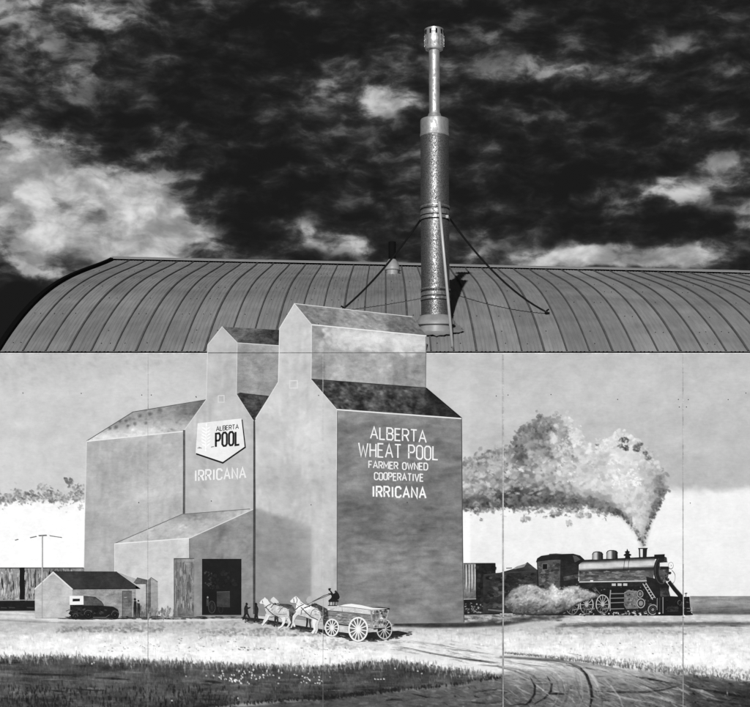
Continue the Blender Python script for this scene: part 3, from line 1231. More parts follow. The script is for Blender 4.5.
G = Canvas(-2, 1043, 596, 709.4, .8, field_tone)
rnd = random.Random(31)
FIELD = [(-2, 628), (1040, 628), (1040, 668), (-2, 664)]
G.scatter(FIELD, 2600, lambda x, y: (rnd.uniform(2, 8), rnd.uniform(1, 2.6), rnd.uniform(-.2, .2), field_tone(x, y) + rnd.gauss(0, 20)), rnd, .5, .7)
G.scatter(FIELD, 5200, lambda x, y: (rnd.uniform(.5, .9), rnd.uniform(1.2, 3.6), rnd.uniform(-.25, .25), field_tone(x, y) + rnd.gauss(0, 22)), rnd, .6, .6)
G.scatter([(-2, 611), (1040, 611), (1040, 634), (-2, 634)], 1800, lambda x, y: (rnd.uniform(2, 9), rnd.uniform(.6, 1.5), rnd.uniform(-.08, .08), field_tone(x, y) + rnd.gauss(0, 20)), rnd, .5, .7)
# pale drive curving in from the left and the yard in front of the shed
G.line([(-2, 616), (25, 617.5), (60, 620), (110, 620.5), (160, 621), (230, 619.5)], [2.4, 2.4, 2.2, 1.8, 2, 2], 216, .75)
G.line([(-2, 612.5), (18, 612.8), (34, 614)], 1.6, 225, .8)
G.line([(-2, 619.8), (30, 621.6), (80, 623.4)], [1, 1.4, .6], 128, .6)
for (x0, x1, y0, y1, tn, n) in ((55, 165, 626.5, 632, 128, 300), (195, 330, 628, 636, 140, 380), (330, 380, 632, 648, 150, 220), (520, 700, 627, 634, 160, 260), (300, 385, 640, 650, 178, 180), (100, 240, 622, 626, 150, 160)):
    for q in range(n):
        x = rnd.uniform(x0, x1)
        y = rnd.uniform(y0, y1)
        if rnd.random() > min(x - x0, x1 - x) / (x1 - x0) * 4 + .25:
            continue
        G.dab(x, y, rnd.uniform(.8, 3), rnd.uniform(.6, 1.8), rnd.uniform(-.2, .2), tn + rnd.gauss(0, 20), .55, .7)
for q in range(170):     # stones and dark flecks
    x, y = rnd.choice([(rnd.uniform(95, 160), rnd.uniform(641, 652)), (rnd.uniform(235, 280), rnd.uniform(647, 651)), (rnd.uniform(170, 240), rnd.uniform(637, 652)), (rnd.uniform(560, 690), rnd.uniform(640, 656)), (rnd.uniform(300, 350), rnd.uniform(645, 660))])
    G.dab(x, y, rnd.uniform(.5, 1.6), rnd.uniform(.35, .6), rnd.uniform(-.2, .2), rnd.uniform(50, 150), .75, .6)

# far prairie on the right of the engine
PRAIRIE = [(684, 596), (1045, 596), (1045, 616.5), (684, 616.5)]
prai = lambda x, y: interp([(595, 92), (597, 138), (603, 150), (609, 120), (613, 82), (617, 72)], y)
G.poly(PRAIRIE, prai, 1, .8)
G.scatter(PRAIRIE, 520, lambda x, y: (rnd.uniform(4, 18), rnd.uniform(.5, 1.1), rnd.uniform(-.03, .03), prai(x, y) + rnd.gauss(0, 20)), rnd, .6, .7)

# railway bed
BED = [(440, 612), (560, 613.5), (1045, 615.5), (1045, 622.5), (1045, 627), (700, 627), (560, 629), (440, 629), (394, 627), (394, 622)]
G.poly([(440, 612), (560, 613.5), (1045, 616.2), (1045, 622.5), (700, 622.5), (560, 621), (440, 628)], lambda x, y: 196 + 22 * fb(x, y, 18, 2), 1, 1.2)
SHADE = [(395, 622.2), (463, 622.6), (500, 619.4), (556, 614), (575, 615.5), (560, 619), (530, 621.5), (505, 625.5), (470, 627.4), (430, 627.8), (392, 626.2)]
G.poly(SHADE, lambda x, y: 50 + 34 * fb(x, y, 16, 4) + 40 * max(0, (x - 500) / 70), 1, 1.2)
G.poly([(556, 626), (590, 622.6), (640, 622), (700, 621.8), (1045, 622.5), (1045, 625.6), (700, 625.3), (620, 627.3), (575, 627.6)], lambda x, y: 84 + 30 * fb(x, y, 12, 4), .9, 1.6)
G.scatter([(464, 614), (560, 614), (560, 621), (464, 623)], 260, lambda x, y: (rnd.uniform(2, 6), rnd.uniform(.6, 1.2), rnd.uniform(-.12, .05), rnd.choice([60, 80, 100, 135, 160])), rnd, .6, .7)
G.scatter([(560, 614.5), (1043, 616), (1043, 630), (560, 630)], 700, lambda x, y: (rnd.uniform(2, 8), rnd.uniform(.5, 1), rnd.uniform(-.05, .05), (88 if 622 < y < 626.5 else 200) + rnd.gauss(0, 22)), rnd, .5, .7)

# pale wagon track
TR = [(330, 633), (385, 636), (440, 640), (503, 651), (560, 656), (620, 663), (683, 671), (750, 678), (750, 683), (683, 676), (620, 672), (560, 670), (520, 673), (498, 673), (450, 664), (400, 654), (350, 644)]
G.poly(TR, lambda x, y: 224 + 14 * fb(x, y * 2, 24, 8), 1, 3)
for q in range(520):
    x = rnd.uniform(370, 700)
    sl_ = interp([(370, .12), (503, .19), (750, .16)], x)
    yc = interp([(350, 638), (440, 650), (503, 662), (620, 667), (750, 680)], x)
    y = yc + rnd.gauss(0, interp([(350, 3), (503, 6), (750, 3)], x))
    G.dab(x, y, rnd.uniform(2.5, 11), rnd.uniform(.5, 1.1), sl_ + rnd.uniform(-.05, .05), rnd.choice([130, 160, 185, 205, 240, 245]) + rnd.gauss(0, 12), .6, .8)
for (pts, w, tn) in (([(395, 645), (430, 653), (470, 660), (500, 664)], 1.2, 80), ([(440, 648), (470, 651), (497, 655)], 1.1, 100), ([(405, 640), (440, 645), (470, 650)], .9, 120), ([(455, 657), (480, 660.5), (500, 663)], 1.6, 50), ([(505, 655), (540, 660), (572, 663)], 1, 85), ([(505, 661), (530, 665), (560, 668)], 1.1, 100)):
    G.line(pts, [w * .2] + [w] * (len(pts) - 2) + [w * .2], tn)

# dirt road at the bottom right


def road_tone(x, y):
    t = interp([(180, 62), (330, 78), (470, 86), (503, 86), (530, 96), (560, 110), (640, 102), (683, 80), (690, 66), (760, 54)], x)
    t += interp([(662, 95), (674, 52), (686, 14), (695, 2), (712, -12)], y) * (1 if 503 < x < 683 else .35)
    return t + 18 * fb(x, y * 2.4, 34, 12)


ROAD = [(190, 711), (330, 697), (455, 684), (500, 674), (540, 669), (580, 667), (620, 669), (683, 674), (750, 682), (1045, 690), (1045, 711)]
G.poly(ROAD, road_tone, 1, 2.4)
G.scatter(ROAD, 3600, lambda x, y: (rnd.uniform(3, 11), rnd.uniform(.6, 1.6), (.1 if x < 503 else .34) + rnd.uniform(-.3, .22), road_tone(x, y) + rnd.gauss(0, 20)), rnd, .5, .8)
for q in range(230):     # pale scrapes between the ruts
    x = rnd.uniform(505, 690)
    y = rnd.uniform(670, 707)
    G.dab(x, y, rnd.uniform(4, 13), rnd.uniform(.5, 1.1), rnd.uniform(.15, .75), rnd.uniform(140, 200) - (y - 670) * .8, .6, .8)
for q in range(60):
    x = rnd.uniform(505, 690)
    G.dab(x, rnd.uniform(675, 707), rnd.uniform(4, 12), rnd.uniform(.5, 1.3), rnd.uniform(-.1, .5), rnd.uniform(45, 80), .6, .8)
for (pts, w, tn) in (
        ([(556, 659.5), (571, 662.7), (580, 668), (586.5, 675), (590.5, 686), (592, 697), (589.5, 710)], 2.8, 18), ([(547, 676), (551.5, 684), (551, 691), (545, 698), (535, 703.5)], 2.0, 22), ([(530, 677), (535, 686), (534.5, 694), (529.5, 702), (520, 708)], 2.0, 24),
        ([(622, 674.6), (650, 679), (681, 684.8)], 1.7, 26), ([(681, 685), (666, 689), (648, 692), (620, 692), (595, 691)], 1.6, 34), ([(628, 678), (640, 684), (655, 689)], 1.2, 40), ([(689, 687), (715, 691.5), (750, 698), (800, 703)], 2.4, 26),
        ([(548, 694), (556, 693.5), (567, 694)], 2.2, 18), ([(700, 699), (730, 703), (760, 708)], 2, 30), ([(470, 693), (490, 690), (503, 689)], 1.6, 30), ([(410, 693), (426, 697), (440, 698)], 1.6, 25), ([(385, 700.5), (392, 699.5), (402, 700)], 2, 30),
        ([(465, 701), (480, 703), (500, 703)], 1.5, 34), ([(508, 706), (520, 704), (530, 705)], 1.4, 30), ([(575, 683), (580, 695), (585, 706)], 1.1, 60), ([(556, 664), (580, 667), (610, 672)], 1.1, 60)):
    G.line(pts, [w * .25] + [w] * (len(pts) - 2) + [w * .4], tn)
for (pts, w, tn) in (([(533, 682), (543, 690), (554, 699)], 1.2, 215), ([(690, 688), (702, 691), (714, 696)], 3.2, 158), ([(694, 690), (708, 697), (720, 700)], 2, 130), ([(600, 690), (625, 698), (660, 704)], 2.2, 170), ([(640, 694), (662, 698), (676, 703)], 2.6, 176), ([(560, 690), (572, 699), (578, 708)], 1.2, 170), ([(727, 690), (727.3, 693), (727.5, 696)], 1.1, 180), ([(603, 672), (622, 679), (640, 683)], 1.6, 165)):
    G.line(pts, [w * .2] + [w] * (len(pts) - 2) + [w * .2], tn, .7)

# wheel marks sweeping round the bend
CA = [(500, 656), (556, 659.5), (571, 662.7), (580, 668), (586.5, 675), (590.5, 686), (592, 697), (589.5, 712)]
CB = [(500, 657), (560, 661), (600, 666), (630, 672), (660, 680), (690, 689), (725, 700), (760, 714)]
CC = [(480, 664), (503, 666), (520, 670), (534, 676), (542, 684), (543, 694), (537, 704), (525, 714)]
for q in range(170):
    s_ = rnd.uniform(-.15, 1.1)
    A1, B1 = (CA, CB) if rnd.random() < .62 else (CA, CC)
    pts = [(a[0] + (b[0] - a[0]) * s_, a[1] + (b[1] - a[1]) * s_ + rnd.gauss(0, .4)) for a, b in zip(A1, B1)]
    i0 = rnd.randrange(0, 6)
    pts = pts[i0:i0 + rnd.randrange(2, 5)]
    if len(pts) < 2 or max(q_[0] for q_ in pts) > 700:
        continue
    w = rnd.uniform(.6, 1.7)
    G.line(pts, [w * .3] + [w] * (len(pts) - 2) + [w * .3], road_tone(*pts[0]) + rnd.choice([-60, -45, -35, -25, -20, 22, 38]), .5)

for q in range(700):     # broken, dry brushwork over the ruts
    x, y = rnd.uniform(420, 760), rnd.uniform(668, 709)
    if inside((x, y), ROAD):
        G.dab(x, y, rnd.uniform(1, 5), rnd.uniform(.5, 1.2), rnd.uniform(-.2, .6), road_tone(x, y) + rnd.gauss(0, 30), .6, .6)
# grass fringe beside the road
VERGE = [(505, 652), (560, 655), (603, 658), (683, 664), (750, 668), (1045, 676), (1045, 690.5), (750, 682), (683, 676), (603, 665), (550, 658.5), (505, 654)]
for q in range(2300):
    x = rnd.uniform(505, 1043)
    yb = interp([(505, 653), (550, 657.5), (603, 664), (640, 669), (683, 675), (750, 681), (1040, 690)], x)
    th = interp([(505, 1), (560, 2.5), (603, 7), (683, 10), (750, 12), (1040, 12)], x)
    y = yb - th * rnd.random() ** 1.3
    k = (yb - y) / th
    G.dab(x, y, rnd.uniform(.5, .9), rnd.uniform(1, 3) * (.5 if x < 560 else 1), rnd.uniform(-.3, .3), 70 + 95 * k + rnd.gauss(0, 20), .65, .7)

# dark grass bottom left
GR = [(-4, 659), (60, 658), (150, 663), (250, 667), (320, 669), (360, 665), (395, 663), (430, 668), (470, 673), (497, 678), (455, 684.5), (400, 690), (330, 698), (250, 703), (190, 711), (-4, 711)]


def grass_tone(x, y):
    return 70 + 46 * fb(x, y * 3, 40, 15) - 10 * max(0, (y - 690) / 20) - 8 * (x > 330) + 14 * math.exp(-(((x - 90) / 40) ** 2 + ((y - 684) / 8) ** 2))


G.poly(GR, grass_tone, 1, 1.6)
G.scatter(GR, 900, lambda x, y: (rnd.uniform(5, 20), rnd.uniform(.7, 2), rnd.uniform(-.05, .1), grass_tone(x, y) + rnd.gauss(2, 22)), rnd, .6, .7)
G.scatter([(x, y - 2) for x, y in GR], 6500, lambda x, y: (rnd.uniform(.5, .8), rnd.uniform(1.2, 4), rnd.uniform(-.22, .22), grass_tone(x, y) + rnd.gauss(0, 20)), rnd, .5, .7)
top = [q for q in GR[:10]]
for q in range(1100):     # blades along the upper edge
    x = rnd.uniform(-2, 497)
    y = interp(top, x)
    h = rnd.uniform(1, 4.5)
    G.dab(x, y - h * .35, rnd.uniform(.5, .75), h, rnd.uniform(-.2, .2), rnd.choice([45, 65, 90, 115]) + rnd.gauss(0, 10), .7, .6)
for q in range(700):      # uneven growth where the dark grass meets the dry field
    x = rnd.uniform(-2, 497)
    y = interp(top, x) + rnd.gauss(0, 2.6)
    G.dab(x, y, rnd.uniform(.5, 1.1), rnd.uniform(1.5, 5), rnd.uniform(-.3, .3), rnd.choice([70, 100, 130, 165, 195]) + rnd.gauss(0, 12), .55, .7)
for q in range(560):     # black tufts along the lower edge
    x = rnd.choice([rnd.uniform(190, 500), rnd.uniform(310, 400)])
    y = interp([(190, 709), (250, 703), (330, 698), (400, 690), (455, 684.5), (497, 678)], x) - rnd.uniform(-.5, 2.2)
    G.dab(x, y, rnd.uniform(.6, 1.4), rnd.uniform(.9, 2.6), rnd.uniform(-.3, .3), rnd.uniform(12, 44), .8, .6)
for q in range(460):     # dark tufts in the grass
    x = rnd.gauss(*rnd.choice([(35, 20), (60, 14), (110, 16), (150, 12), (185, 10), (20, 14), (210, 14)]))
    y = rnd.choice([rnd.uniform(696, 708), rnd.uniform(696, 708), rnd.uniform(686, 694)])
    G.dab(x, y, rnd.uniform(.6, 1), rnd.uniform(1.5, 4.4), rnd.uniform(-.2, .2), rnd.uniform(12, 38), .75, .6)
for (x0, x1, y, w) in ((18, 72, 674.5, 2.6), (95, 130, 678.5, 2), (50, 66, 691, 2), (75, 105, 690, 1.5), (205, 222, 682, 3)):
    G.line([(x0, y - 1), ((x0 + x1) / 2, y), (x1, y + .8)], [.3, w, .6], 26, .8)
for (x0, x1, y, w) in ((40, 64, 679, 1), (300, 338, 684.5, .9), (120, 150, 672, .9)):
    G.line([(x0, y), ((x0 + x1) / 2, y + .4), (x1, y)], [.3, w, .4], 118, .7)
for q in range(84):      # white blossoms
    x, y = rnd.choice([(rnd.gauss(225, 7), rnd.gauss(676, 2.4)), (rnd.gauss(262, 9), rnd.gauss(677, 3)), (rnd.gauss(308, 8), rnd.gauss(678, 3)), (rnd.gauss(270, 24), rnd.gauss(674, 2)), (rnd.gauss(235, 5), rnd.gauss(681, 1.4))])
    G.dab(x, y, rnd.uniform(.7, 1.05), rnd.uniform(.8, 1.3), rnd.uniform(-.5, .5), rnd.uniform(220, 255), .95, .5)
for (x, y) in ((92, 663.5), (94, 662.5), (186, 676), (172, 700.5), (238, 698), (375, 679), (378, 679.2), (381, 679), (384, 679), (418, 671), (395, 668.5), (422, 673.5)):
    G.dab(x, y, 1.0, .9, 0, 240, .95, .5)


def cells(cv, polys):
    """which polygon each cell of the canvas belongs to (the last that covers it)"""
    X, Y = np.meshgrid(cv.X[:-1] + cv.res / 2, cv.Y[:-1] + cv.res / 2)
    own = np.zeros(X.shape, int)
    for k, pts in enumerate(polys):
        ins = np.zeros(X.shape, bool)
        n = len(pts)
        for i in range(n):
            (xa, ya), (xb, yb) = pts[i], pts[(i + 1) % n]
            if ya != yb:
                ins ^= ((ya > Y) != (yb > Y)) & (X < (xb - xa) * (Y - ya) / (yb - ya) + xa)
        own[ins] = k + 1
    return own, X, Y


own, gx, gy = cells(G, [PRAIRIE, BED, TR, ROAD, VERGE, [(x, y - (2 if y < 680 else 0)) for x, y in GR]])
vis = (gy > 604) | (gx > 690)
for k, (nm, lb) in enumerate((('painted_field', 'bright painted field of dry grass along the foreground'), ('painted_prairie', 'grey painted prairie strip at the horizon on the right'), ('painted_railway_bed', 'painted railway bed with a dark shadow line under the train'),
                              ('painted_track', 'pale painted cart track leading away from the wagon'), ('painted_road', 'dark painted dirt road with curved wheel ruts at the lower right'), ('painted_verge', 'grey painted grass verge along the dirt road'), ('painted_grass', 'dark painted grass with white blossoms at the lower left'))):
    G.sheet(nm, mural, 3, (own == k) & vis, lb, amp=.12)

# ---------------- box cars far left
p = Paint(11)
rnd = random.Random(51)
p.poly([(-2, 567.6), (86, 567.6), (86, 602), (-2, 602)], lambda x, y: 150 + 20 * nz(x, y, 9, 1) - (25 if x > 40 else 0), .2, 3)
car = p.build('painted_boxcar', mural, 'streaked painted box cars behind the office at the far left')
p = Paint(12)
for q in range(420):
    x = rnd.uniform(-1, 85)
    y = rnd.uniform(569, 600)
    p.soft(x, y, rnd.uniform(.5, 1), rnd.uniform(2, 7) * max(.2, min(1, (601 - y) / 8, (y - 567) / 8)), 0, rnd.choice([60, 90, 130, 165, 190, 205]) - (25 if x > 26 else 0) + rnd.gauss(0, 12), rnd=rnd)
p.build('board_siding', car)
p = Paint(14)
p.line([(-2, 568), (86, 567.8)], 1, 70)
p.face([(-2, 600.8), (37, 600.6), (37, 610.5), (-2, 610.8)], 22, .08)
p.face([(19.8, 567.4), (24.6, 567.4), (24.9, 602), (20, 602)], 16, .04)
for (x0, x1) in ((1, 7), (9, 15), (27, 34)):
    p.line([(x0, 607.5), (x1, 607.8)], 1, 60)
p.line([(-2, 600.2), (36, 600)], .7, 150)
p.build('underframe', car)

# ---------------- annex


def brushed(x0, x1, y0, y1, fn, count, seed, dev):
    """canvas covered with broad dry-brush strokes round a base tone"""
    rn = random.Random(seed)
    c = Canvas(x0, x1, y0, y1, 1.3, fn)
    box_ = [(x0, y0), (x1, y0), (x1, y1), (x0, y1)]
    c.scatter(box_, count, lambda x, y: (rn.uniform(3, 13), rn.uniform(1.5, 5), rn.uniform(-1.3, 1.3), fn(x, y) + rn.gauss(0, dev)), rn, .33, .7)
    c.scatter(box_, count // 2, lambda x, y: (rn.uniform(.8, 1.8), rn.uniform(4, 20), rn.uniform(-.08, .08), fn(x, y) + rn.gauss(0, dev * 1.2)), rn, .34, .6)
    c.scatter(box_, count // 2, lambda x, y: (rn.uniform(1.5, 4), rn.uniform(1, 2.4), rn.uniform(-1.3, 1.3), fn(x, y) + rn.gauss(0, dev * 1.3)), rn, .35, .6)
    return c


elev = empty('painted_grain_elevator', (0, 0, 0), mural)
tag(elev, 'pair of tall painted grain elevators with gabled tops and low annex')
p = Paint(16)


def annex_tone(x, y):
    t = 181 - 8 * max(0, (y - 500) / 100) + 26 * fb(x, y, 42, 20)
    t -= 20 * math.exp(-(((x - 112) / 22) ** 2 + ((y - 478) / 26) ** 2)) + 12 * max(0, 1 - (x - 84) / 12) * (y > 480)
    t += 14 * math.exp(-(((x - 140) / 26) ** 2 + ((y - 495) / 9) ** 2))
    return t


cv = brushed(83, 186, 430, 606, annex_tone, 1100, 56, 13)
p.poly([(87, 441), (184, 431.2), (184, 604), (84, 604), (85, 520)], cv.sample, .09, 2.5)
p.line([(86.8, 441), (85, 520), (84.2, 568)], .6, 212)
p.build('annex_wall', elev)
p = Paint(17)
rnd = random.Random(53)
art = lambda x, y: 158 + 56 * max(0, min(1, (y - (427 - (x - 87) * .13)) / 12)) - 60 * max(0, (x - 150) / 55) + 20 * fb(x, y, 12, 3)
cv = Canvas(84, 208, 398, 444, 1, art)
cv.scatter([(84, 398), (208, 398), (208, 444), (84, 444)], 700, lambda x, y: (rnd.uniform(1, 3), rnd.uniform(.8, 2), rnd.uniform(-.6, .3), art(x, y) + rnd.gauss(0, 20)), rnd, .6, .7)
for (x, y, r_) in ((110, 428.5, 1.8), (116, 427.5, 2.4), (126, 421, 2), (135, 424, 2.2), (146, 423, 2), (128, 426, 1.6), (120, 421, 2), (140, 416, 2.4), (150, 414, 2.6), (160, 410, 3)):
    cv.dab(x, y, r_ * 1.2, r_ * 1.3, .2, 98, .8, .7)
p.quad([(133, 412), (206, 399.8), (184.2, 431), (86.7, 441.2)], cv.sample, .14, 1.3)
p.line([(86.7, 441.2), (133, 412), (206, 399.8)], .8, 92)
p.line([(87, 441.4), (184, 431.3)], 1.1, 228)
p.build('annex_roof', elev)

# ---------------- smaller elevator
p = Paint(19)


def front_tone(x, y):
    return 188 + 22 * fb(x, y, 38, 22) - 8 * max(0, (y - 430) / 90) + 12 * math.exp(-(((x - 228) / 16) ** 2 + ((y - 492) / 10) ** 2))


FL = [(222.2, 326.6), (237.5, 342.6), (236.7, 394), (254.2, 421.5), (254.2, 600), (184.6, 600), (184.6, 430), (206.4, 399.6), (208, 345)]
cv = brushed(183, 256, 325, 602, front_tone, 900, 57, 13)
p.poly(FL, cv.sample, .055, 2.5)
p.line([(237.5, 343), (236.7, 394), (254, 421)], .8, 214)
p.line([(184.6, 430), (206.4, 399.6), (207.9, 345), (222.2, 326.8), (237.5, 342.8)], .7, 210)
p.line([(218.4, 395.8), (224.3, 395.6), (224.2, 402.2), (218.3, 402.4), (218.4, 395.8)], .9, 210)
p.build('small_elevator_front', elev)
p = Paint(20)
p.poly([(237.6, 342.8), (279.4, 345.6), (279, 381.5), (269, 396.2), (236.8, 394.2)], lambda x, y: 148 + 20 * fb(x, y, 16, 24) + 12 * math.exp(-((y - 346) / 6) ** 2), .16, 4)
p.build('small_elevator_side', elev)
p = Paint(21)
p.poly([(222.4, 326.8), (279.4, 330.2), (279.4, 345.4), (237.6, 342.6)], lambda x, y: 105 - 55 * max(0, (x - 235) / 45) + 25 * fb(x, y, 8, 26), .25, 3)
p.line([(237.6, 343), (279.4, 345.8)], .8, 205)
p.build('small_elevator_roof', elev)
p = Paint(21)
p.poly([(236.8, 394.2), (240, 392.6), (269, 396), (254.2, 421.4)], lambda x, y: 62 + 40 * fb(x, y, 7, 27), .3, 3)
p.line([(238, 394), (269, 396.4)], .9, 50)
p.build('small_elevator_lower_roof', elev)
# badge
p = Paint(22)
p.face([(198.6, 424.4), (242.7, 419.5), (246, 447.8), (223, 463.8), (196.2, 454.6)], 14, .03)
p.face([(197.7, 423.3), (241.5, 418.5), (244.7, 446.8), (222.8, 461.9), (195.8, 452.8)], 234, .06)
bd = p.build('badge', elev, 'white five-sided badge reading ALBERTA POOL with a wheat ear')
p = Paint(24)
lettering(p, 'ALBERTA', (216.4, 431.2), (238.6, 428.7), 4.4, .75, 45)
p.build('badge_lettering', bd)
p = Paint(24)
lettering(p, 'POOL', (216, 447), (239.4, 444.6), 13.2, 2.0, 24, .26)
p.build('badge_lettering', bd)
p = Paint(24)
p.line([(197.6, 448.2), (200.5, 447.6), (201.8, 448.4)], .7, 110)
p.line([(199, 446.6), (200, 448.6)], .6, 110)
p.line([(211, 447.2), (214, 446.6)], .8, 110)
p.build('badge_initials', bd)
p = Paint(25)
rnd = random.Random(61)
p.line([(206.6, 425.5), (206.2, 438), (205.8, 451.5)], .8, 252)
p.dab(206.6, 425, .9, 1.8, 0, 253, rnd=rnd)
for k in range(6):
    y = 428.3 + k * 3.3
    g = min(1, .6 + k * .14) if k < 5 else .8
    p.face([(206.4, y + 2.4), (203.4 - g, y + .3), (202.2 - g, y - 1.6), (204.8, y - .2)], 252, .02)
    p.face([(206.4, y + 2.3), (209.0 + g, y), (210.2 + g, y - 1.8), (207.9, y - .3)], 252, .02)
p.build('wheat_ear', bd)
p = Paint(24)
lettering(p, 'IRRICANA', (195.2, 481.3), (245.6, 477.7), 10.3, 1.6, 234, .26)
p.build('small_elevator_lettering', elev, 'white lettering IRRICANA under the badge')
p = Paint(23)
p.line([(184.2, 430), (184.3, 470), (184.0, 514)], [2.2, 2.3, 2.2], 88, .12)
p.build('small_elevator_corner', elev)

# ---------------- larger elevator
p = Paint(25)


def main_front(x, y):
    t = 197 + 20 * fb(x, y, 36, 30) - 4 * max(0, (y - 440) / 60)
    t += 10 * math.exp(-(((x - 305) / 18) ** 2 + ((y - 430) / 20) ** 2))
    k = 22 * math.exp(-(((x - 285) / 30) ** 2 + ((y - 480) / 22) ** 2)) * (.5 + abs(nz(x, y * .12, 5, 8)) * 1.6)
    return t - k


MF = [(294.5, 303.6), (312, 324.5), (311.2, 379.3), (337, 409.6), (336.6, 623), (255, 615), (255.6, 418), (278.4, 382), (279.8, 328.4)]
cv = brushed(253, 339, 302, 626, main_front, 1300, 58, 13)
SHD = [(250, 507.5), (304, 523.6), (311.6, 526), (311.5, 570), (311.5, 628), (250, 628)]
cv.poly(SHD, lambda x, y: 139 + 22 * max(0, 1 - (y - 508) / 26) + 18 * fb(x, y, 22, 33) + 40 * max(0, (x - 290) / 20) * max(0, 1 - (y - 522) / 60), .95, 1.6)
cv.scatter(SHD, 420, lambda x, y: (rnd.uniform(2, 8), rnd.uniform(1.5, 5), rnd.uniform(-.6, .6), 141 + rnd.gauss(0, 13) + 40 * max(0, (x - 290) / 20) * max(0, 1 - (y - 522) / 60)), rnd, .35, .8)
cv.line([(256, 510), (268, 512), (290, 519), (304, 524.6)], .8, 125, .5)
cv.line([(303, 505), (312, 500.6), (317, 501.6)], .7, 180, .5)
p.poly(MF, cv.sample, .055, 2.5)
p.line([(255.8, 419), (278.4, 382), (279.8, 328.4), (294.5, 303.9), (312, 324.6), (311.3, 379.3), (337, 409.6), (336.7, 470)], .8, 220)
p.line([(289.8, 381), (297.4, 380.8), (297.4, 388.1), (289.7, 388.3), (289.8, 381)], 1, 216)
p.build('large_elevator_front', elev)
p = Paint(26)


def main_side_up(x, y):
    t = 168 + 20 * fb(x, y, 20, 35)
    top = interp([(312, 324.5), (426, 335.7)], x)
    if x > 332:
        t += 42 * math.exp(-((y - top - 9) / 8) ** 2) + 12 * max(0, nz(x, y, 14, 3))
    if x < 326:
        t -= 18
    if x > 392 and y > 352:
        t -= 24
    return t


rnd = random.Random(63)
cv = Canvas(310, 428, 322, 390, 1, main_side_up)
cv.scatter([(310, 322), (428, 322), (428, 390), (310, 390)], 1100, lambda x, y: (rnd.uniform(1.5, 6), rnd.uniform(1, 3), rnd.uniform(-.8, .8), main_side_up(x, y) + rnd.gauss(0, 16)), rnd, .5, .6)
for q in range(90):
    x = rnd.uniform(318, 424)
    y = interp([(312, 324.5), (426, 335.7)], x) + rnd.uniform(3, 20)
    if x < 332 and rnd.random() < .7:
        continue
    cv.dab(x, y, rnd.uniform(2, 7), rnd.uniform(1.5, 4), rnd.uniform(-.9, .9), rnd.uniform(196, 222), .6, .5)
p.quad([(312, 324.6), (426.4, 335.8), (425.9, 388), (311.5, 379.4)], cv.sample, .12, 1.3)
p.line([(425.8, 336), (425.5, 388)], .8, 120)
p.build('large_elevator_cupola', elev)
p = Paint(27)
tr_ = lambda x, y: 130 + 26 * fb(x, y, 14, 37) - (24 if x > 388 else 0) + (16 if 336 < x < 386 else 0)
cv = Canvas(292, 428, 302, 338, 1, tr_)
cv.scatter([(292, 302), (428, 302), (428, 338), (292, 338)], 1000, lambda x, y: (rnd.uniform(1.4, 5), rnd.uniform(.5, 1.3), rnd.uniform(.0, .8), tr_(x, y) + rnd.gauss(0, 26)), rnd, .6, .6)
p.quad([(294.8, 303.8), (412.3, 316.8), (426.3, 335.8), (312, 324.6)], cv.sample, .16, 1.2)
p.line([(312, 324.8), (426.3, 336)], 1.0, 232)
p.line([(294.8, 303.9), (412.3, 316.9)], .7, 205)
p.build('large_elevator_top_roof', elev)
p = Paint(28)
lr_ = lambda x, y: max(24, 66 + 80 * max(-.6, fb(x, y, 13, 41)) - (36 if x > 425 else 0))
cv = Canvas(310, 464, 377, 421, .9, lr_)
cv.scatter([(310, 377), (464, 377), (464, 421), (310, 421)], 2200, lambda x, y: (rnd.uniform(.9, 3), rnd.uniform(.7, 2.2), rnd.uniform(-1, 1), max(20, lr_(x, y) + rnd.gauss(0, 28) * (1 if x < 420 else .4))), rnd, .65, .6)
p.quad([(311.4, 379.4), (425.9, 388), (461.4, 418.3), (337, 409.4)], cv.sample, .16, 1.1)
p.line([(426, 388.2), (461.6, 418.2)], [1.4, 1.0], 18)
p.line([(311.4, 379.2), (425.9, 387.9)], .8, 50)
p.line([(337, 409.7), (461.2, 418.7)], 1.3, 226)
p.build('large_elevator_lower_roof', elev)
p = Paint(27)


def main_wall(x, y):
    t = 119 + 26 * fb(x, y * 1.5, 34, 43)
    t += 22 * math.exp(-(((x - 385) / 36) ** 2 + ((y - 570) / 16) ** 2)) - 20 * math.exp(-(((x - 360) / 26) ** 2 + ((y - 510) / 22) ** 2))
    t += 12 * math.exp(-(((x - 360) / 14) ** 2 + ((y - 480) / 22) ** 2)) - 12 * math.exp(-(((x - 430) / 18) ** 2 + ((y - 515) / 30) ** 2))
    t += 9 * max(0, (y - 585) / 36) + 14 * math.exp(-((y - 414) / 8) ** 2)
    return t


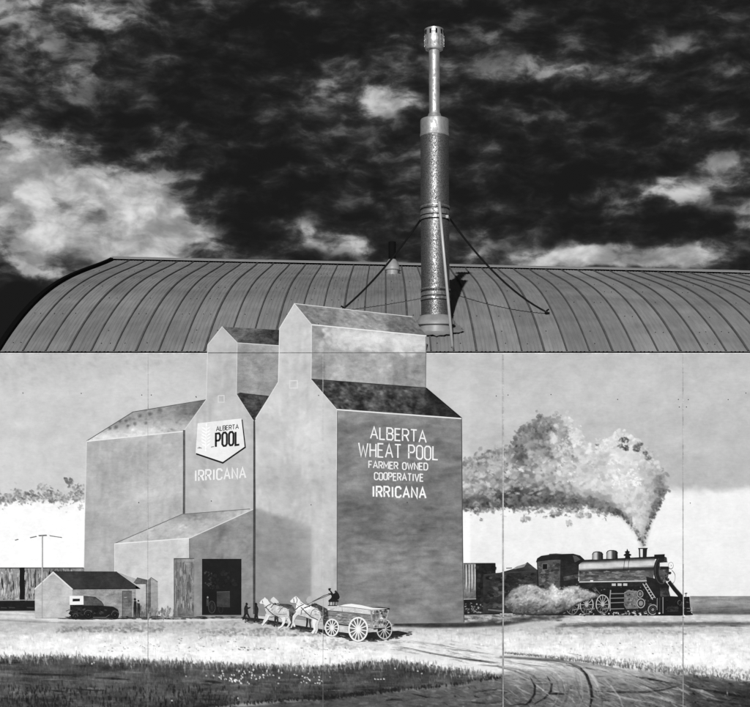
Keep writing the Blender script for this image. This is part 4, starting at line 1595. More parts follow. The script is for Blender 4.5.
rnd = random.Random(65)
cv = Canvas(335, 466, 408, 626, 1.2, main_wall)
cv.scatter([(335, 408), (466, 408), (466, 626), (335, 626)], 1700, lambda x, y: (rnd.uniform(5, 20), rnd.uniform(1, 4.5), rnd.uniform(-.25, .15), main_wall(x, y) + rnd.gauss(0, 19)), rnd, .4, .7)
cv.scatter([(335, 408), (466, 408), (466, 626), (335, 626)], 500, lambda x, y: (rnd.uniform(2, 7), rnd.uniform(1, 3), rnd.uniform(-.9, .9), main_wall(x, y) + rnd.gauss(0, 14)), rnd, .4, .75)
p.quad([(337, 410), (461.4, 418.6), (464, 622.6), (336.6, 624.5)], cv.sample, .09, 1.5)
p.line([(461.4, 419), (462.6, 560), (464, 622)], .9, 80)
p.line([(337.4, 412), (337, 623)], .7, 95)
p.build('large_elevator_side', elev)
p = Paint(30)
for (tx, a, b, h, sw, tn, gp) in (('ALBERTA', (370.6, 438.6), (426, 442.5), 11.6, 1.35, 238, .2), ('WHEAT POOL', (358.8, 456.2), (437.8, 460.1), 13.2, 1.35, 238, .2), ('FARMER OWNED', (368.8, 468), (427.6, 470.2), 6.6, 1.1, 234, .2),
                                  ('COOPERATIVE', (374.4, 479.6), (423.2, 481.3), 7.0, 1.1, 236, .2), ('IRRICANA', (372.8, 496.7), (425.6, 498), 10.2, 1.7, 242, .26)):
    for w_, p in lettering(None, tx, a, b, h, sw, tn, gp, 30):
        p.build('lettering_word', elev, 'white painted word ' + w_)

# ---------------- drive-in shed
shed = empty('painted_shed', (0, 0, 0), mural)
tag(shed, 'painted drive-in shed with a dark open doorway at the foot of the elevators')
p = Paint(28)
cv = brushed(113, 191, 536, 619, lambda x, y: 203 + 14 * fb(x, y, 26, 45) - 18 * max(0, (y - 605) / 10), 400, 68, 11)
p.poly([(114.8, 543.4), (189.4, 537.8), (189.4, 617), (114.8, 618)], cv.sample, .08, 2.5)
p.line([(114.8, 543.4), (114.8, 592)], .6, 225)
p.build('side_wall', shed)
p = Paint(29)
rnd = random.Random(67)
sr_ = lambda x, y: 182 + 24 * fb(x, y, 12, 47) - 46 * math.exp(-(((x - 195) / 26) ** 2 + ((y - 515) / 6) ** 2))
cv = Canvas(112, 256, 506, 546, 1, sr_)
cv.scatter([(112, 506), (256, 506), (256, 546), (112, 546)], 1000, lambda x, y: (rnd.uniform(1, 4), rnd.uniform(.6, 1.4), rnd.uniform(-.7, -.1), sr_(x, y) + rnd.gauss(0, 18)), rnd, .55, .7)
p.quad([(182.4, 514.2), (253.2, 508.8), (189.4, 538), (114.5, 543.6)], cv.sample, .1, 1.2)
p.line([(114.6, 543.6), (182.4, 514.2), (250, 509)], .8, 112)
p.line([(114.6, 543.8), (189.4, 538.2)], 1, 230)
p.build('shed_roof', shed)
p = Paint(30)
cv = brushed(188, 256, 508, 620, lambda x, y: 138 + 18 * fb(x, y, 22, 49) - 20 * math.exp(-(((x - 200) / 14) ** 2 + ((y - 548) / 8) ** 2)) - 24 * math.exp(-(((x - 222) / 10) ** 2 + ((y - 532) / 8) ** 2)), 450, 69, 13)
p.poly([(189.5, 538), (253.2, 509.4), (254.4, 618), (189.5, 618)], cv.sample, .09, 2.5)
p.line([(189.5, 538.2), (253.2, 509.4)], .8, 215)
p.line([(189.6, 538.6), (189.6, 560)], .7, 100)
p.build('gable_face', shed)
p = Paint(32)
p.poly([(174.4, 558.6), (194.2, 558.6), (194.2, 616.5), (175, 616.5)], lambda x, y: 128 + 30 * nz(x * 4, y * .35, 12, 51) - 10 * max(0, (y - 600) / 16), .22, 3)
for q in range(120):
    x = rnd.uniform(175.5, 193.2)
    y = rnd.uniform(564, 610)
    p.soft(x, y, rnd.uniform(.6, 1.3), rnd.uniform(2, 9) * max(.2, min(1, (616 - y) / 9, (y - 559) / 9)), 0, rnd.uniform(85, 165), rnd=rnd)
p.line([(174.4, 616.5), (174.4, 558.6), (194.4, 558.4)], .7, 62)
p.build('sliding_door', shed)
p = Paint(32)
p.face([(202.8, 559.6), (240.8, 559.6), (240.8, 615), (202.8, 615)], 20, .05)
p.line([(202.6, 615), (202.6, 559.3), (241, 559.3), (241, 615)], 1, 10)
p.build('doorway', shed, 'dark open doorway of the shed')
p = Paint(34)
for q in range(46):
    x, y = rnd.gauss(209, 3.6), rnd.gauss(583, 5)
    if 205 < x < 222 and 566 < y < 589:
        p.soft(x, y, rnd.uniform(.8, 2.2), rnd.uniform(.6, 1.6), rnd.uniform(-1, 1), rnd.uniform(38, 84) * max(.45, 1 - abs(x - 208) / 14), rnd=rnd)
for q in range(14):
    p.soft(rnd.uniform(213, 235), rnd.uniform(570, 588), rnd.uniform(2, 5), rnd.uniform(1.5, 4), rnd.uniform(-1, 1), rnd.uniform(24, 36), rnd=rnd)
p.face([(204, 592), (216.5, 592), (216.5, 613), (204, 613)], 12, .03)
p.face([(217, 592), (230, 591.5), (230, 607.5), (217, 606.5)], 52, .12)
p.line([(217, 592), (230, 591.5)], .6, 85)
p.ring(212, 607, 3.4, 6, .7, 60)
for k in range(6):
    a = k * math.pi / 6
    p.line([(212 - 3.3 * math.cos(a), 607 - 5.8 * math.sin(a)), (212 + 3.3 * math.cos(a), 607 + 5.8 * math.sin(a))], .4, 48)
p.ell(207.8, 597.4, .8, 1.1, 140)
p.face([(206.6, 599), (208.8, 599), (208.8, 606), (206.6, 606)], 60)
p.ring(221, 609, 2, 4, .6, 42)
p.build('wagon_inside', shed, 'dim wagon standing inside the dark doorway')
p = Paint(34)
p.line([(254.3, 421), (254.5, 500), (254.3, 560), (254.2, 614)], [1.6, 2.3, 2.4, 2.2], 66, .1)
p.build('elevator_corner', elev, 'dark painted line between the two elevators')

# ---------------- office and outhouse
off = empty('painted_office', (0, 0, 0), mural)
tag(off, 'small painted office with a dark gable roof at the lower left')
p = Paint(33)
p.poly([(35, 589.2), (53.6, 572.3), (72.6, 589.4), (72.6, 618), (35.4, 618)], lambda x, y: 188 + 26 * fb(x, y, 14, 53) - 14 * math.exp(-(((x - 50) / 8) ** 2 + ((y - 607) / 4) ** 2)), .14, 3)
p.build('gable_wall', off)
p = Paint(33)
p.poly([(72.6, 588.5), (140.2, 588), (140.2, 618), (72.6, 618)], lambda x, y: 146 + 40 * fb(x, y, 9, 55), .25, 2)
p.build('side_wall', off)
p = Paint(34)
p.poly([(53.4, 571.4), (117, 571.8), (140.6, 588.5), (73, 589.2)], lambda x, y: 50 + 12 * fb(x, y, 14, 57), .1, 4)
p.line([(53.4, 571.5), (117, 571.9)], .7, 28)
p.line([(73, 589.1), (140.4, 588.5)], .7, 26)
p.line([(34.8, 589.4), (53.5, 572.2), (72.8, 589.5)], 1.2, 222)
p.build('roof', off)
p = Paint(34)
p.face([(122.6, 591.2), (132.2, 591.2), (132.2, 617.6), (122.6, 617.6)], 108, .25)
p.line([(122.6, 617.6), (122.6, 591.2), (132.2, 591.2)], .7, 68)
p.line([(124.5, 597.5), (127, 597.2)], .7, 165)
p.build('door', off)
p = Paint(31)
p.face([(118.5, 572.5), (136.5, 579), (134, 583.5)], 165, .1)
p.build('far_roof', off)
oh = empty('painted_outhouse', (0, 0, 0), mural)
tag(oh, 'narrow painted outhouse between the office and the shed')
p = Paint(34)
p.poly([(136, 584), (146.6, 583.6), (146.6, 617.6), (136, 617.6)], lambda x, y: 186 - 55 * max(0, (y - 600) / 14), .12, 3)
p.face([(146, 583.4), (151.4, 577.6), (151.2, 617.5), (146.2, 617.5)], 92, .22)
p.poly([(151.2, 577.4), (157.9, 581.8), (158.3, 617.5), (151, 617.5)], lambda x, y: 150 - 20 * max(0, (y - 605) / 10), .15, 3)
p.build('wall', oh)
p = Paint(35)
p.face([(133.6, 582.6), (137.6, 577.4), (148.4, 580), (146.6, 584.2), (136.2, 584.3)], 72, .3)
p.line([(151.2, 577.3), (158, 581.8)], .8, 110)
p.line([(148, 580.6), (151.4, 577.3)], .6, 120)
p.build('roof', oh)
p = Paint(36)
rnd = random.Random(71)
for q in range(70):       # scrub and shade at the foot of the buildings
    x = rnd.uniform(60, 205)
    p.soft(x, rnd.uniform(616.5, 619), rnd.uniform(2, 7), rnd.uniform(.4, .9), rnd.uniform(-.04, .04), rnd.uniform(35, 90), rnd=rnd)
for q in range(70):
    x = rnd.gauss(*rnd.choice([(141, 2.4), (163, 3), (168, 2.4), (150, 5)]))
    p.soft(x, rnd.uniform(606, 617), rnd.uniform(.5, 1.2), rnd.uniform(1.5, 4), rnd.uniform(-.3, .3), rnd.uniform(95, 165), rnd=rnd)
for q in range(40):
    p.soft(rnd.uniform(190, 250), rnd.uniform(616.5, 618), rnd.uniform(2, 6), rnd.uniform(.4, .7), 0, rnd.uniform(50, 150), rnd=rnd)
p.build('painted_ground_shade', mural, kind='stuff')

# telephone pole
p = Paint(36)
p.face([(41.9, 535), (42.9, 535), (43, 578), (41.8, 578)], 188, .05)
p.face([(41.9, 578), (42.9, 578), (43, 618), (41.9, 618)], 165, .05)
p.line([(38.8, 535.6), (46.8, 535)], .9, 120)
p.line([(30, 537.6), (36.6, 536.2)], .6, 150)
p.line([(49.6, 535.4), (56, 536.4), (62, 537.4)], .6, 150)
p.line([(15, 540), (18.5, 539)], .6, 165)
p.build('painted_telephone_pole', mural, 'thin painted telephone pole in front of the office')

# ---------------- motor car
carp = empty('painted_motor_car', (0, 0, 0), mural)
tag(carp, 'black painted vintage motor car with a white rear panel beside the office')
p = Paint(38)
p.face(zm(40, 565, 9.375, [(285, 372), (410, 368), (600, 380), (690, 388), (735, 420), (745, 460), (735, 490), (640, 495), (480, 500), (400, 505), (300, 500), (290, 470), (270, 455), (285, 430)]), 24, .06)
p.line(zm(40, 565, 9.375, [(600, 382), (690, 390), (730, 415)]), .4, 95)
p.line(zm(40, 565, 9.375, [(410, 380), (520, 384), (600, 384)]), .5, 12)
p.line(zm(40, 565, 9.375, [(500, 490), (620, 490), (655, 465)]), .6, 100)
p.line(zm(40, 565, 9.375, [(245, 432), (275, 420), (300, 430)]), .7, 90)
p.ell(81, 611.3, .9, .8, 170)
p.face(zm(40, 565, 9.375, [(300, 400), (395, 395), (395, 455), (300, 460)]), 48, .2)
model(p, [(72, 606), (112, 608), (116, 612), (90, 616), (74, 616)], 60, (14, 30, 55), 12, (.8, 2.4), .5, 6)
p.build('body', carp)
p = Paint(40)
p.face([(83.4, 596), (95.5, 597), (101.9, 601.8), (104, 605.6), (83.4, 605.4)], 74, .22)
p.line([(83.5, 596.1), (95.5, 597), (101.9, 601.8), (104, 605.4)], .6, 40)
p.face([(69.8, 596), (83.8, 595.9), (83.8, 604.7), (70, 604.9)], 236, .04)
p.face([(72.9, 598.7), (80.3, 598.7), (80.2, 601.3), (72.9, 601.4)], 14, .02)
p.build('canopy', carp)
for (x, y, r_) in ((88.6, 614.6, 4.4), (115.4, 615, 4.1), (75.8, 616.4, 2.8)):
    p = Paint(40)
    p.ell(x, y, r_ * .92, r_, 10, .02)
    p.ring(x, y, r_ * .9, r_, .55, 82, 180, 330 if r_ > 3 else 360)
    p.ring(x, y, r_ * .6, r_ * .68, .4, 48)
    p.ell(x, y, .7, .8, 60)
    p.build('wheel', carp)

# ---------------- people near the buildings


def person(pts, head, label, tone=34):
    p = Paint(42)
    p.face(pts, tone, .12)
    p.ell(head[0], head[1], head[2], head[2] * 1.15, tone - 8)
    p.build('painted_person', mural, label)


person([(134.2, 601), (136.6, 601), (137, 608), (136.5, 617), (135.4, 617), (135.2, 610), (134.8, 617), (133.9, 617), (133.6, 608)], (135.2, 599.3, 1.2), 'taller of two dark painted figures by the office door')
person([(137.6, 603.2), (140, 603.2), (140.6, 609), (139.9, 617.3), (138.9, 617.3), (138.7, 611), (138.2, 617.3), (137.5, 617.3), (137.3, 609)], (138.6, 600.8, .9), 'shorter of two dark painted figures by the office door', 52)
person([(245.4, 605), (247.4, 605.6), (248, 607.2), (250.6, 606.8), (250.6, 607.8), (247.9, 609), (248.4, 613), (250.4, 618), (249.3, 618.5), (246.6, 614), (244.6, 618.3), (242.6, 620), (242.4, 619), (244.2, 614), (244.2, 608)], (246.8, 603.9, 1.25), 'dark painted figure striding between shed door and elevator corner')
person([(255, 605), (257.2, 605.4), (258.6, 608.5), (258.2, 612), (257.8, 615), (259, 621.5), (257.8, 622.3), (256.4, 616.5), (255, 622.4), (253.6, 622), (254.8, 614), (254.6, 608)], (256, 604, 1.3), 'dark painted figure standing in front of the lead horses')

# ---------------- horse team and wagon
team = Paint(37)
team.poly([(244, 617), (262, 618.6), (300, 625.6), (330, 630.5), (356, 634), (372, 632), (398, 630.6), (410, 633), (394, 637), (376, 640), (352, 639), (330, 633.6), (300, 629), (268, 622.8), (245, 620)], lambda x, y: 34 + 25 * fb(x, y, 8, 60), .15, 4)
rnd = random.Random(77)
for q in range(150):
    x = rnd.uniform(244, 412)
    y = interp([(244, 620.4), (268, 623), (300, 629.4), (330, 634), (352, 639), (376, 640), (394, 637), (412, 633)], x)
    team.soft(x, y + rnd.gauss(0, .7), rnd.uniform(1, 4), rnd.uniform(.5, 1.1), .15 if x < 350 else 0, rnd.uniform(30, 120), rnd=rnd)
team.build('painted_team_shadow', mural, 'dark painted shadow under the horses and wagon')
HZ = lambda pts: zm(245, 585, 8.333, pts)


def horse(layer, body, legs, head, tone, label, lines=(), shade=(), htone=None):
    root = empty('painted_horse', (0, 0, 0), mural)
    tag(root, label)
    p = Paint(layer)
    hb = HZ(body)
    yt, yb_ = min(q[1] for q in hb), max(q[1] for q in hb)
    p.poly(hb, lambda x, y: tone - 6 - (64 if tone > 150 else 30) * max(0, (y - yt) / (yb_ - yt) - .45) / .55 + 34 * fb(x, y, 4, 80), .2, 1.0)
    p.line(hb + hb[:1], .45, 110 if tone > 150 else 40)
    model(p, hb, 60, (226, 200, 180, 165) if tone > 150 else (60, 80, 110, 130), layer, (.6, 1.6), .7)
    for (pts, tn) in shade:
        p.face(HZ(pts), tn, .1)
    for lg in legs:
        p.line(HZ(lg[0]), lg[1], lg[2])
    p.face(HZ(head), htone or tone, .05)
    p.build('body', root)
    if lines:
        p = Paint(layer + 2)
        for (pts, w, tn) in lines:
            p.line(HZ(pts), w, tn)
        p.build('harness', root)


horse(38, [(250, 150), (300, 158), (360, 160), (395, 172), (412, 200), (412, 245), (400, 270), (380, 262), (340, 220), (260, 190), (225, 160)],
      [([(255, 262), (250, 300), (244, 345)], [2.2, 1.6, 1.2], 45), ([(268, 262), (272, 300), (264, 345)], [2, 1.5, 1.2], 60), ([(390, 262), (384, 300), (392, 330), (378, 352)], [3, 2, 1.6, 1.2], 70)],
      [(212, 128), (222, 112), (238, 98), (250, 108), (272, 128), (292, 155), (262, 165), (235, 150), (222, 140)], 92, 'dark far lead horse of the painted team', htone=214)
horse(40, [(160, 160), (170, 130), (195, 128), (212, 150), (250, 165), (300, 178), (345, 190), (366, 215), (370, 255), (355, 290), (330, 300), (300, 282), (270, 258), (215, 266), (185, 255), (168, 210)],
      [([(195, 250), (182, 285), (162, 310), (143, 334)], [3.0, 2.2, 1.6, 1.8], 232), ([(185, 240), (172, 280), (158, 300), (152, 322)], [2.6, 1.8, 1.4, 1.3], 214),
       ([(318, 270), (325, 310), (308, 342), (278, 360)], [4.2, 2.4, 1.7, 1.9], 236), ([(350, 270), (375, 312), (362, 340), (350, 356)], [3.4, 2.1, 1.6, 1.7], 218)],
      [(122, 148), (138, 126), (158, 112), (166, 100), (174, 110), (190, 122), (205, 150), (185, 175), (165, 168), (152, 155), (132, 158)], 232, 'white near lead horse of the painted team',
      [([(168, 190), (190, 170), (218, 158)], .7, 30), ([(175, 182), (200, 215), (240, 250), (262, 260)], .7, 30), ([(215, 190), (235, 165), (290, 148)], .7, 35), ([(280, 230), (300, 200), (325, 182)], .6, 110), ([(145, 128), (150, 150)], .6, 60), ([(262, 240), (310, 245), (350, 240)], .5, 110)],
      [([(270, 258), (300, 282), (330, 300), (345, 290), (330, 262), (300, 250)], 205), ([(350, 200), (366, 222), (369, 255), (358, 280), (352, 240)], 208)])
horse(42, [(560, 140), (600, 158), (650, 182), (690, 205), (706, 260), (690, 302), (655, 312), (640, 250), (600, 200), (545, 175)],
      [([(520, 262), (518, 310), (512, 360)], [2.2, 1.8, 1.3], 40), ([(545, 268), (540, 310), (548, 362)], [2.4, 1.8, 1.3], 55), ([(680, 290), (660, 320), (668, 345)], [3, 2, 1.5], 70)],
      [(515, 112), (530, 95), (548, 92), (565, 118), (580, 150), (545, 168), (520, 150), (510, 130)], 84, 'dark far wheel horse of the painted team',
      [([(535, 180), (570, 168), (600, 160)], .9, 20)], [([(640, 215), (690, 215), (700, 262), (660, 290)], 62)], htone=176)
horse(44, [(428, 160), (440, 120), (470, 135), (500, 160), (560, 180), (605, 195), (636, 225), (638, 268), (620, 298), (585, 300), (550, 282), (510, 268), (455, 256), (428, 240), (418, 205)],
      [([(436, 235), (408, 262), (402, 310), (414, 346)], [3.4, 2.4, 1.7, 1.8], 234), ([(430, 240), (412, 275), (400, 320), (384, 356)], [2.4, 1.8, 1.4, 1.4], 212),
       ([(580, 280), (574, 330), (582, 370), (560, 402)], [4.6, 2.8, 2.0, 2.6], 238), ([(612, 280), (598, 330), (600, 372), (588, 404)], [3.6, 2.2, 1.8, 2], 214)],
      [(376, 134), (396, 114), (416, 98), (426, 92), (436, 102), (458, 122), (470, 150), (440, 168), (424, 150), (402, 148), (384, 146)], 236, 'white near wheel horse of the painted team beside the wagon',
      [([(420, 205), (450, 178), (492, 160)], .8, 28), ([(468, 185), (500, 220), (550, 265), (612, 292)], .8, 30), ([(468, 250), (470, 215), (500, 185)], .6, 60), ([(545, 255), (560, 215), (585, 198), (625, 215), (634, 255)], .6, 90), ([(405, 112), (410, 146)], .7, 50), ([(498, 190), (550, 168), (605, 162)], .9, 28), ([(425, 98), (436, 124), (430, 150)], .6, 40)],
      [([(500, 264), (550, 282), (585, 300), (620, 298), (600, 280), (545, 265)], 204), ([(620, 215), (637, 240), (634, 275), (620, 290), (622, 250)], 206)])

wag = empty('painted_wagon', (0, 0, 0), mural)
tag(wag, 'painted grain wagon with spoked wheels behind the horses')
GZ = lambda pts: zm(310, 585, 8.333, pts)


def wheel(layer, x, y, rx, ry, w, tone, spokes, name='wheel', parent=None, back=None):
    p = Paint(layer)
    if back is not None:
        p.ell(x, y, rx, ry, back, .1)
    for k in range(spokes):
        a = 2 * math.pi * (k + .3) / spokes
        p.line([(x, y), (x + rx * math.cos(a), y + ry * math.sin(a))], [w * .85, w * .6], tone - 6)
    p.ring(x, y, rx, ry, w, tone)
    p.ell(x, y, rx * .2, ry * .18, tone + 4)
    return p.build(name, parent)


wheel(45, 384.4, 629, 7.4, 9.6, 1.1, 190, 12, 'far_wheel', wag, back=44)
p = Paint(46)
p.face(GZ([(150, 214), (270, 222), (505, 248), (528, 360), (490, 352), (250, 330), (160, 318)]), 152, .2)
p.face(GZ([(150, 214), (270, 222), (505, 248), (512, 300), (280, 268), (152, 250)]), 128, .18)
p.line(GZ([(152, 252), (280, 270), (514, 302)]), .5, 60)
p.line(GZ([(160, 318), (330, 336), (490, 354)]), .8, 40)
model(p, GZ([(160, 225), (500, 258), (515, 345), (170, 310)]), 110, (110, 135, 160, 185), 3, (1, 4), .2)
p.build('box_side', wag)
p = Paint(48)
p.face(GZ([(150, 172), (240, 172), (345, 182), (505, 205), (505, 250), (270, 222), (145, 212)]), 205, .1)
p.line(GZ([(268, 188), (270, 222)]), .5, 120)
p.line(GZ([(376, 194), (376, 232)]), .4, 130)
p.line(GZ([(145, 213), (270, 223), (505, 249)]), .6, 70)
model(p, GZ([(155, 180), (500, 212), (500, 240), (155, 205)]), 50, (190, 215, 232), 4, (1, 3), .25)
p.build('upper_board', wag)
p = Paint(50)
p.face(GZ([(245, 175), (290, 162), (345, 157), (430, 168), (520, 190), (650, 196), (505, 204), (345, 184)]), 238, .05)
p.line(GZ([(245, 178), (345, 186), (505, 206)]), .5, 90)
p.build('grain_load', wag)
p = Paint(49)
p.face(GZ([(502, 205), (560, 198), (662, 196), (652, 250), (625, 358), (528, 362), (512, 300)]), 158, .25)
p.face(GZ([(515, 188), (575, 182), (664, 192), (664, 206), (575, 200)]), 22, .05)
p.face(GZ([(505, 215), (560, 212), (545, 300), (530, 350), (515, 260)]), 120, .3)
p.face(GZ([(600, 215), (650, 215), (640, 260), (612, 285)]), 120, .25)
p.face(GZ([(580, 280), (600, 258), (612, 282)]), 235, .05)
p.line(GZ([(560, 210), (565, 300), (570, 355)]), .5, 80)
p.line(GZ([(528, 363), (625, 359)]), 1, 30)
model(p, GZ([(515, 215), (650, 210), (620, 345), (535, 350)]), 70, (70, 110, 150, 190), 5, (.6, 1.6), 1.2)
p.build('tailgate', wag)
wheel(51, 332, 627.5, 6.5, 8.3, 1.35, 234, 12, 'wheel', wag, back=70)
wheel(52, 358.2, 629.2, 9.2, 11.6, 1.6, 238, 14, 'wheel', wag, back=96)
p = Paint(50)
p.line(GZ([(168, 70), (120, 85), (20, 138)]), .45, 70)
p.line(GZ([(168, 78), (60, 120), (-30, 165)]), .4, 100)
p.build('reins', wag)
drv = empty('painted_driver', (0, 0, 0), mural)
tag(drv, 'dark painted driver seated on the wagon holding the reins')
p = Paint(51)
p.face(GZ([(165, 42), (178, 48), (195, 72), (214, 62), (225, 55), (240, 75), (248, 100), (240, 118), (215, 125), (180, 118), (160, 135), (158, 125), (176, 108), (182, 92), (172, 78), (150, 76), (152, 70), (175, 66), (168, 55)]), 22, .08)
p.ell(329.6, 589.4, 1.15, 1.3, 30)
p.ell(335.6, 591.6, 1, 1.2, 40)
p.face([(328.2, 588.6), (331, 588.2), (331, 588.9), (328.2, 589.2)], 14)
p.build('figure', drv)
p = Paint(52)
p.face(GZ([(155, 125), (200, 118), (240, 128), (238, 140), (155, 140)]), 26)
for x in (165, 190, 205, 215):
    p.line(GZ([(x, 138), (x - 3, 170)]), .7, 24)
p.line(GZ([(150, 171), (225, 172)]), .8, 30)
p.build('seat', drv)

# ---------------- train on the right
bx = empty('painted_freight_car', (0, 0, 0), mural)
tag(bx, 'dark painted box car between the larger elevator and the tender')
p = Paint(31)
p.poly([(463.4, 563.3), (476, 563.2), (476, 599), (463.6, 599.4)], lambda x, y: 128 - 25 * max(0, (y - 585) / 14), .2, 3)
rnd = random.Random(81)
for (x, tn) in ((464.6, 70), (466, 190), (467.6, 60), (469, 180), (470.5, 80), (471.8, 195), (473.6, 90), (474.8, 185)):
    p.line([(x, 564.5), (x + .2, 580 + rnd.uniform(-3, 5)), (x, 590 + rnd.uniform(-4, 4))], [1, 1, .4], tn, .15)
p.line([(463.4, 563.4), (495, 563.2)], .8, 45)
p.line([(463.6, 599.2), (476, 598.8)], .8, 165)
p.build('board_side', bx)
p = Paint(31)
p.face([(475.6, 563), (495.4, 563), (495.6, 574), (500, 614), (464, 614.5), (463.8, 599.6), (475.8, 599)], 30, .12)
for q in range(60):
    p.dab(rnd.uniform(465, 488), rnd.uniform(603, 613), rnd.uniform(.5, 1.3), rnd.uniform(.3, .9), rnd.uniform(-.6, .6), rnd.choice([40, 60, 110, 150]), rnd=rnd)
model(p, [(477, 566), (494, 566), (495, 598), (478, 600)], 60, (20, 32, 48), 8, (1, 3), 1.2, 5)
p.build('dark_end', bx)
tn_ = empty('painted_tender', (0, 0, 0), mural)
tag(tn_, 'dark painted coal tender behind the engine cab')
p = Paint(34)
p.poly([(483, 574), (500, 572.6), (511, 569.4), (522, 566), (527.4, 562), (533.5, 567), (537.5, 570), (539, 590), (539, 613), (483, 613)], lambda x, y: 44 + 16 * fb(x, y, 12, 63) + 14 * (x > 520) * max(0, 1 - (y - 568) / 20), .14, 4)
p.face([(513, 568.6), (517, 566), (526.6, 563.4), (524, 567), (515, 569)], 138, .15)
p.line([(512, 567.6), (506, 568)], .6, 120)
p.line([(537.4, 570), (538, 588)], 1.0, 16)
p.line([(484, 575), (500, 573.4), (536, 571)], .5, 70)
p.line([(490, 606.6), (502, 607)], 1.6, 18)
p.line([(488, 609.6), (502, 611)], 1.4, 105)
model(p, [(486, 577), (535, 572), (537, 606), (486, 608)], 150, (26, 40, 58, 76), 6, (1.5, 5), .5, 6)
p.build('coal_box', tn_)

eng = empty('painted_locomotive', (0, 0, 0), mural)
tag(eng, 'black painted steam locomotive facing right with a shining boiler')
A_ = lambda pts: zm(545, 540, 7.07, pts)
B_ = lambda pts: zm(620, 540, 7.07, pts)
p = Paint(33)
p.poly([(538, 588), (579, 581), (652, 581), (660, 590), (670, 596), (689, 597), (690, 612), (692.6, 614.4), (680, 615.4), (538, 615)], lambda x, y: 26 + 10 * fb(x, y, 7, 64), .12, 4)
for q in range(260):
    x, y = rnd.uniform(560, 655), rnd.uniform(584, 613)
    p.dab(x, y, rnd.uniform(.4, 1.6), rnd.uniform(.3, .7), rnd.uniform(-.4, .4), rnd.choice([10, 20, 45, 70, 100]), rnd=rnd)
for q in range(90):
    x = rnd.uniform(570, 650)
    p.dab(x, rnd.uniform(611, 615.4), rnd.uniform(.4, 1.4), rnd.uniform(.3, .7), rnd.uniform(-.3, .3), rnd.choice([150, 200, 225, 40, 30]), rnd=rnd)
p.build('underframe', eng)
p = Paint(36)


def boil(x, y):
    top = interp([(579, 561), (655, 557.4)], x)
    return interp([(0, 40), (1.2, 60), (2.6, 165), (4, 204), (8.2, 206), (9.6, 52), (11, 34), (12.6, 70), (14.5, 98), (19, 90), (22, 80), (25, 60)], y - top) + 12 * nz(x, y * 2, 14, 66)


p.poly([(578.6, 569), (580, 563), (584, 560.6), (620, 559), (655, 557.2), (653, 582), (579, 582.4)], boil, .12, 1.6)
for q in range(120):
    x, y = rnd.uniform(582, 652), rnd.uniform(571, 580)
    p.soft(x, y, rnd.uniform(1.5, 6), rnd.uniform(.6, 1.5), rnd.uniform(-.1, .06), rnd.uniform(66, 138), rnd=rnd)
for x in (626, 630.4):
    p.ring(x, 569.5, 2.4, 11.5, .5, 24, 100, 260)
p.line([(579, 560.9), (584, 560.2), (620, 558.6), (655, 556.8)], .9, 22)
p.build('boiler', eng)
p = Paint(38)
p.line([(579, 582), (600, 581.6), (650, 580.8)], .9, 205)
p.line([(590, 580.8), (593, 580.8)], 1.2, 225)
p.face([(578, 583), (650, 582), (650, 586), (578, 588)], 34, .15)
for x in (611.5, 617.4, 623):
    p.face([(x, 583.4), (x + 4, 583.4), (x + 4, 585.8), (x, 585.8)], 190, .08)
p.line([(595, 588), (600, 594)], .6, 95)
p.line([(592, 588), (596, 593)], .5, 80)
p.build('running_board', eng)
p = Paint(39)
p.face([(646, 577), (664, 580), (669, 586), (668, 597), (648, 597)], 26, .08)
p.ell(661, 570.2, 7.6, 14.6, 30, .06, 28)
p.ring(661.6, 570.4, 6.8, 13.4, .7, 66, n=30)
p.ell(663, 571.4, 4.8, 10.2, 74, .2, 24)
p.ring(663, 571.4, 4.8, 10.2, .5, 24)
p.line([(661, 577), (663, 582), (666, 580)], .8, 120)
p.face([(654, 554.6), (664.4, 554.2), (664.4, 558.4), (654, 558.6)], 22)
p.face([(664.4, 556.6), (666.6, 557.4), (667, 562), (664, 561)], 60, .2)
model(p, [(659, 562), (667, 562), (668, 580), (660, 581)], 40, (50, 75, 100, 40), 10, (.6, 1.8), 1.1, 6)
p.build('smokebox', eng)
p = Paint(41)
p.face([(659.6, 562.7), (669, 562.2), (669, 566.6), (659.6, 566.6)], 226, .04)
p.face([(660, 566.4), (669, 566.4), (668.6, 569.6), (660.6, 569.4)], 18)
p.ell(670.6, 565.4, 2.5, 3.3, 236, .04)
p.ring(670.6, 565.4, 2.5, 3.3, .4, 130)
p.ell(671, 565.4, .4, .5, 80)
p.ell(669.6, 572.8, 1.6, 1.2, 26)
p.ring(668, 577, 7, 8, .35, 120, -60, 60)
p.build('headlight', eng)
p = Paint(38)
p.face([(638.6, 548.6), (646.8, 548.4), (646.4, 557.4), (638.8, 557.4)], 30, .05)
p.face([(639.9, 549), (642.4, 549), (642.4, 557), (640.1, 557)], 224, .05)
p.line([(638, 548.5), (647.3, 548.3)], .8, 20)
p.build('smokestack', eng)
p = Paint(38)
p.face(B_([(50, 62), (58, 78), (70, 82), (60, 92), (80, 104), (66, 112), (72, 124), (34, 124), (36, 112), (22, 106), (42, 92), (32, 82), (44, 78)]), 22)
p.line([(627, 549), (627, 557.5)], .7, 20)
p.build('bell', eng)
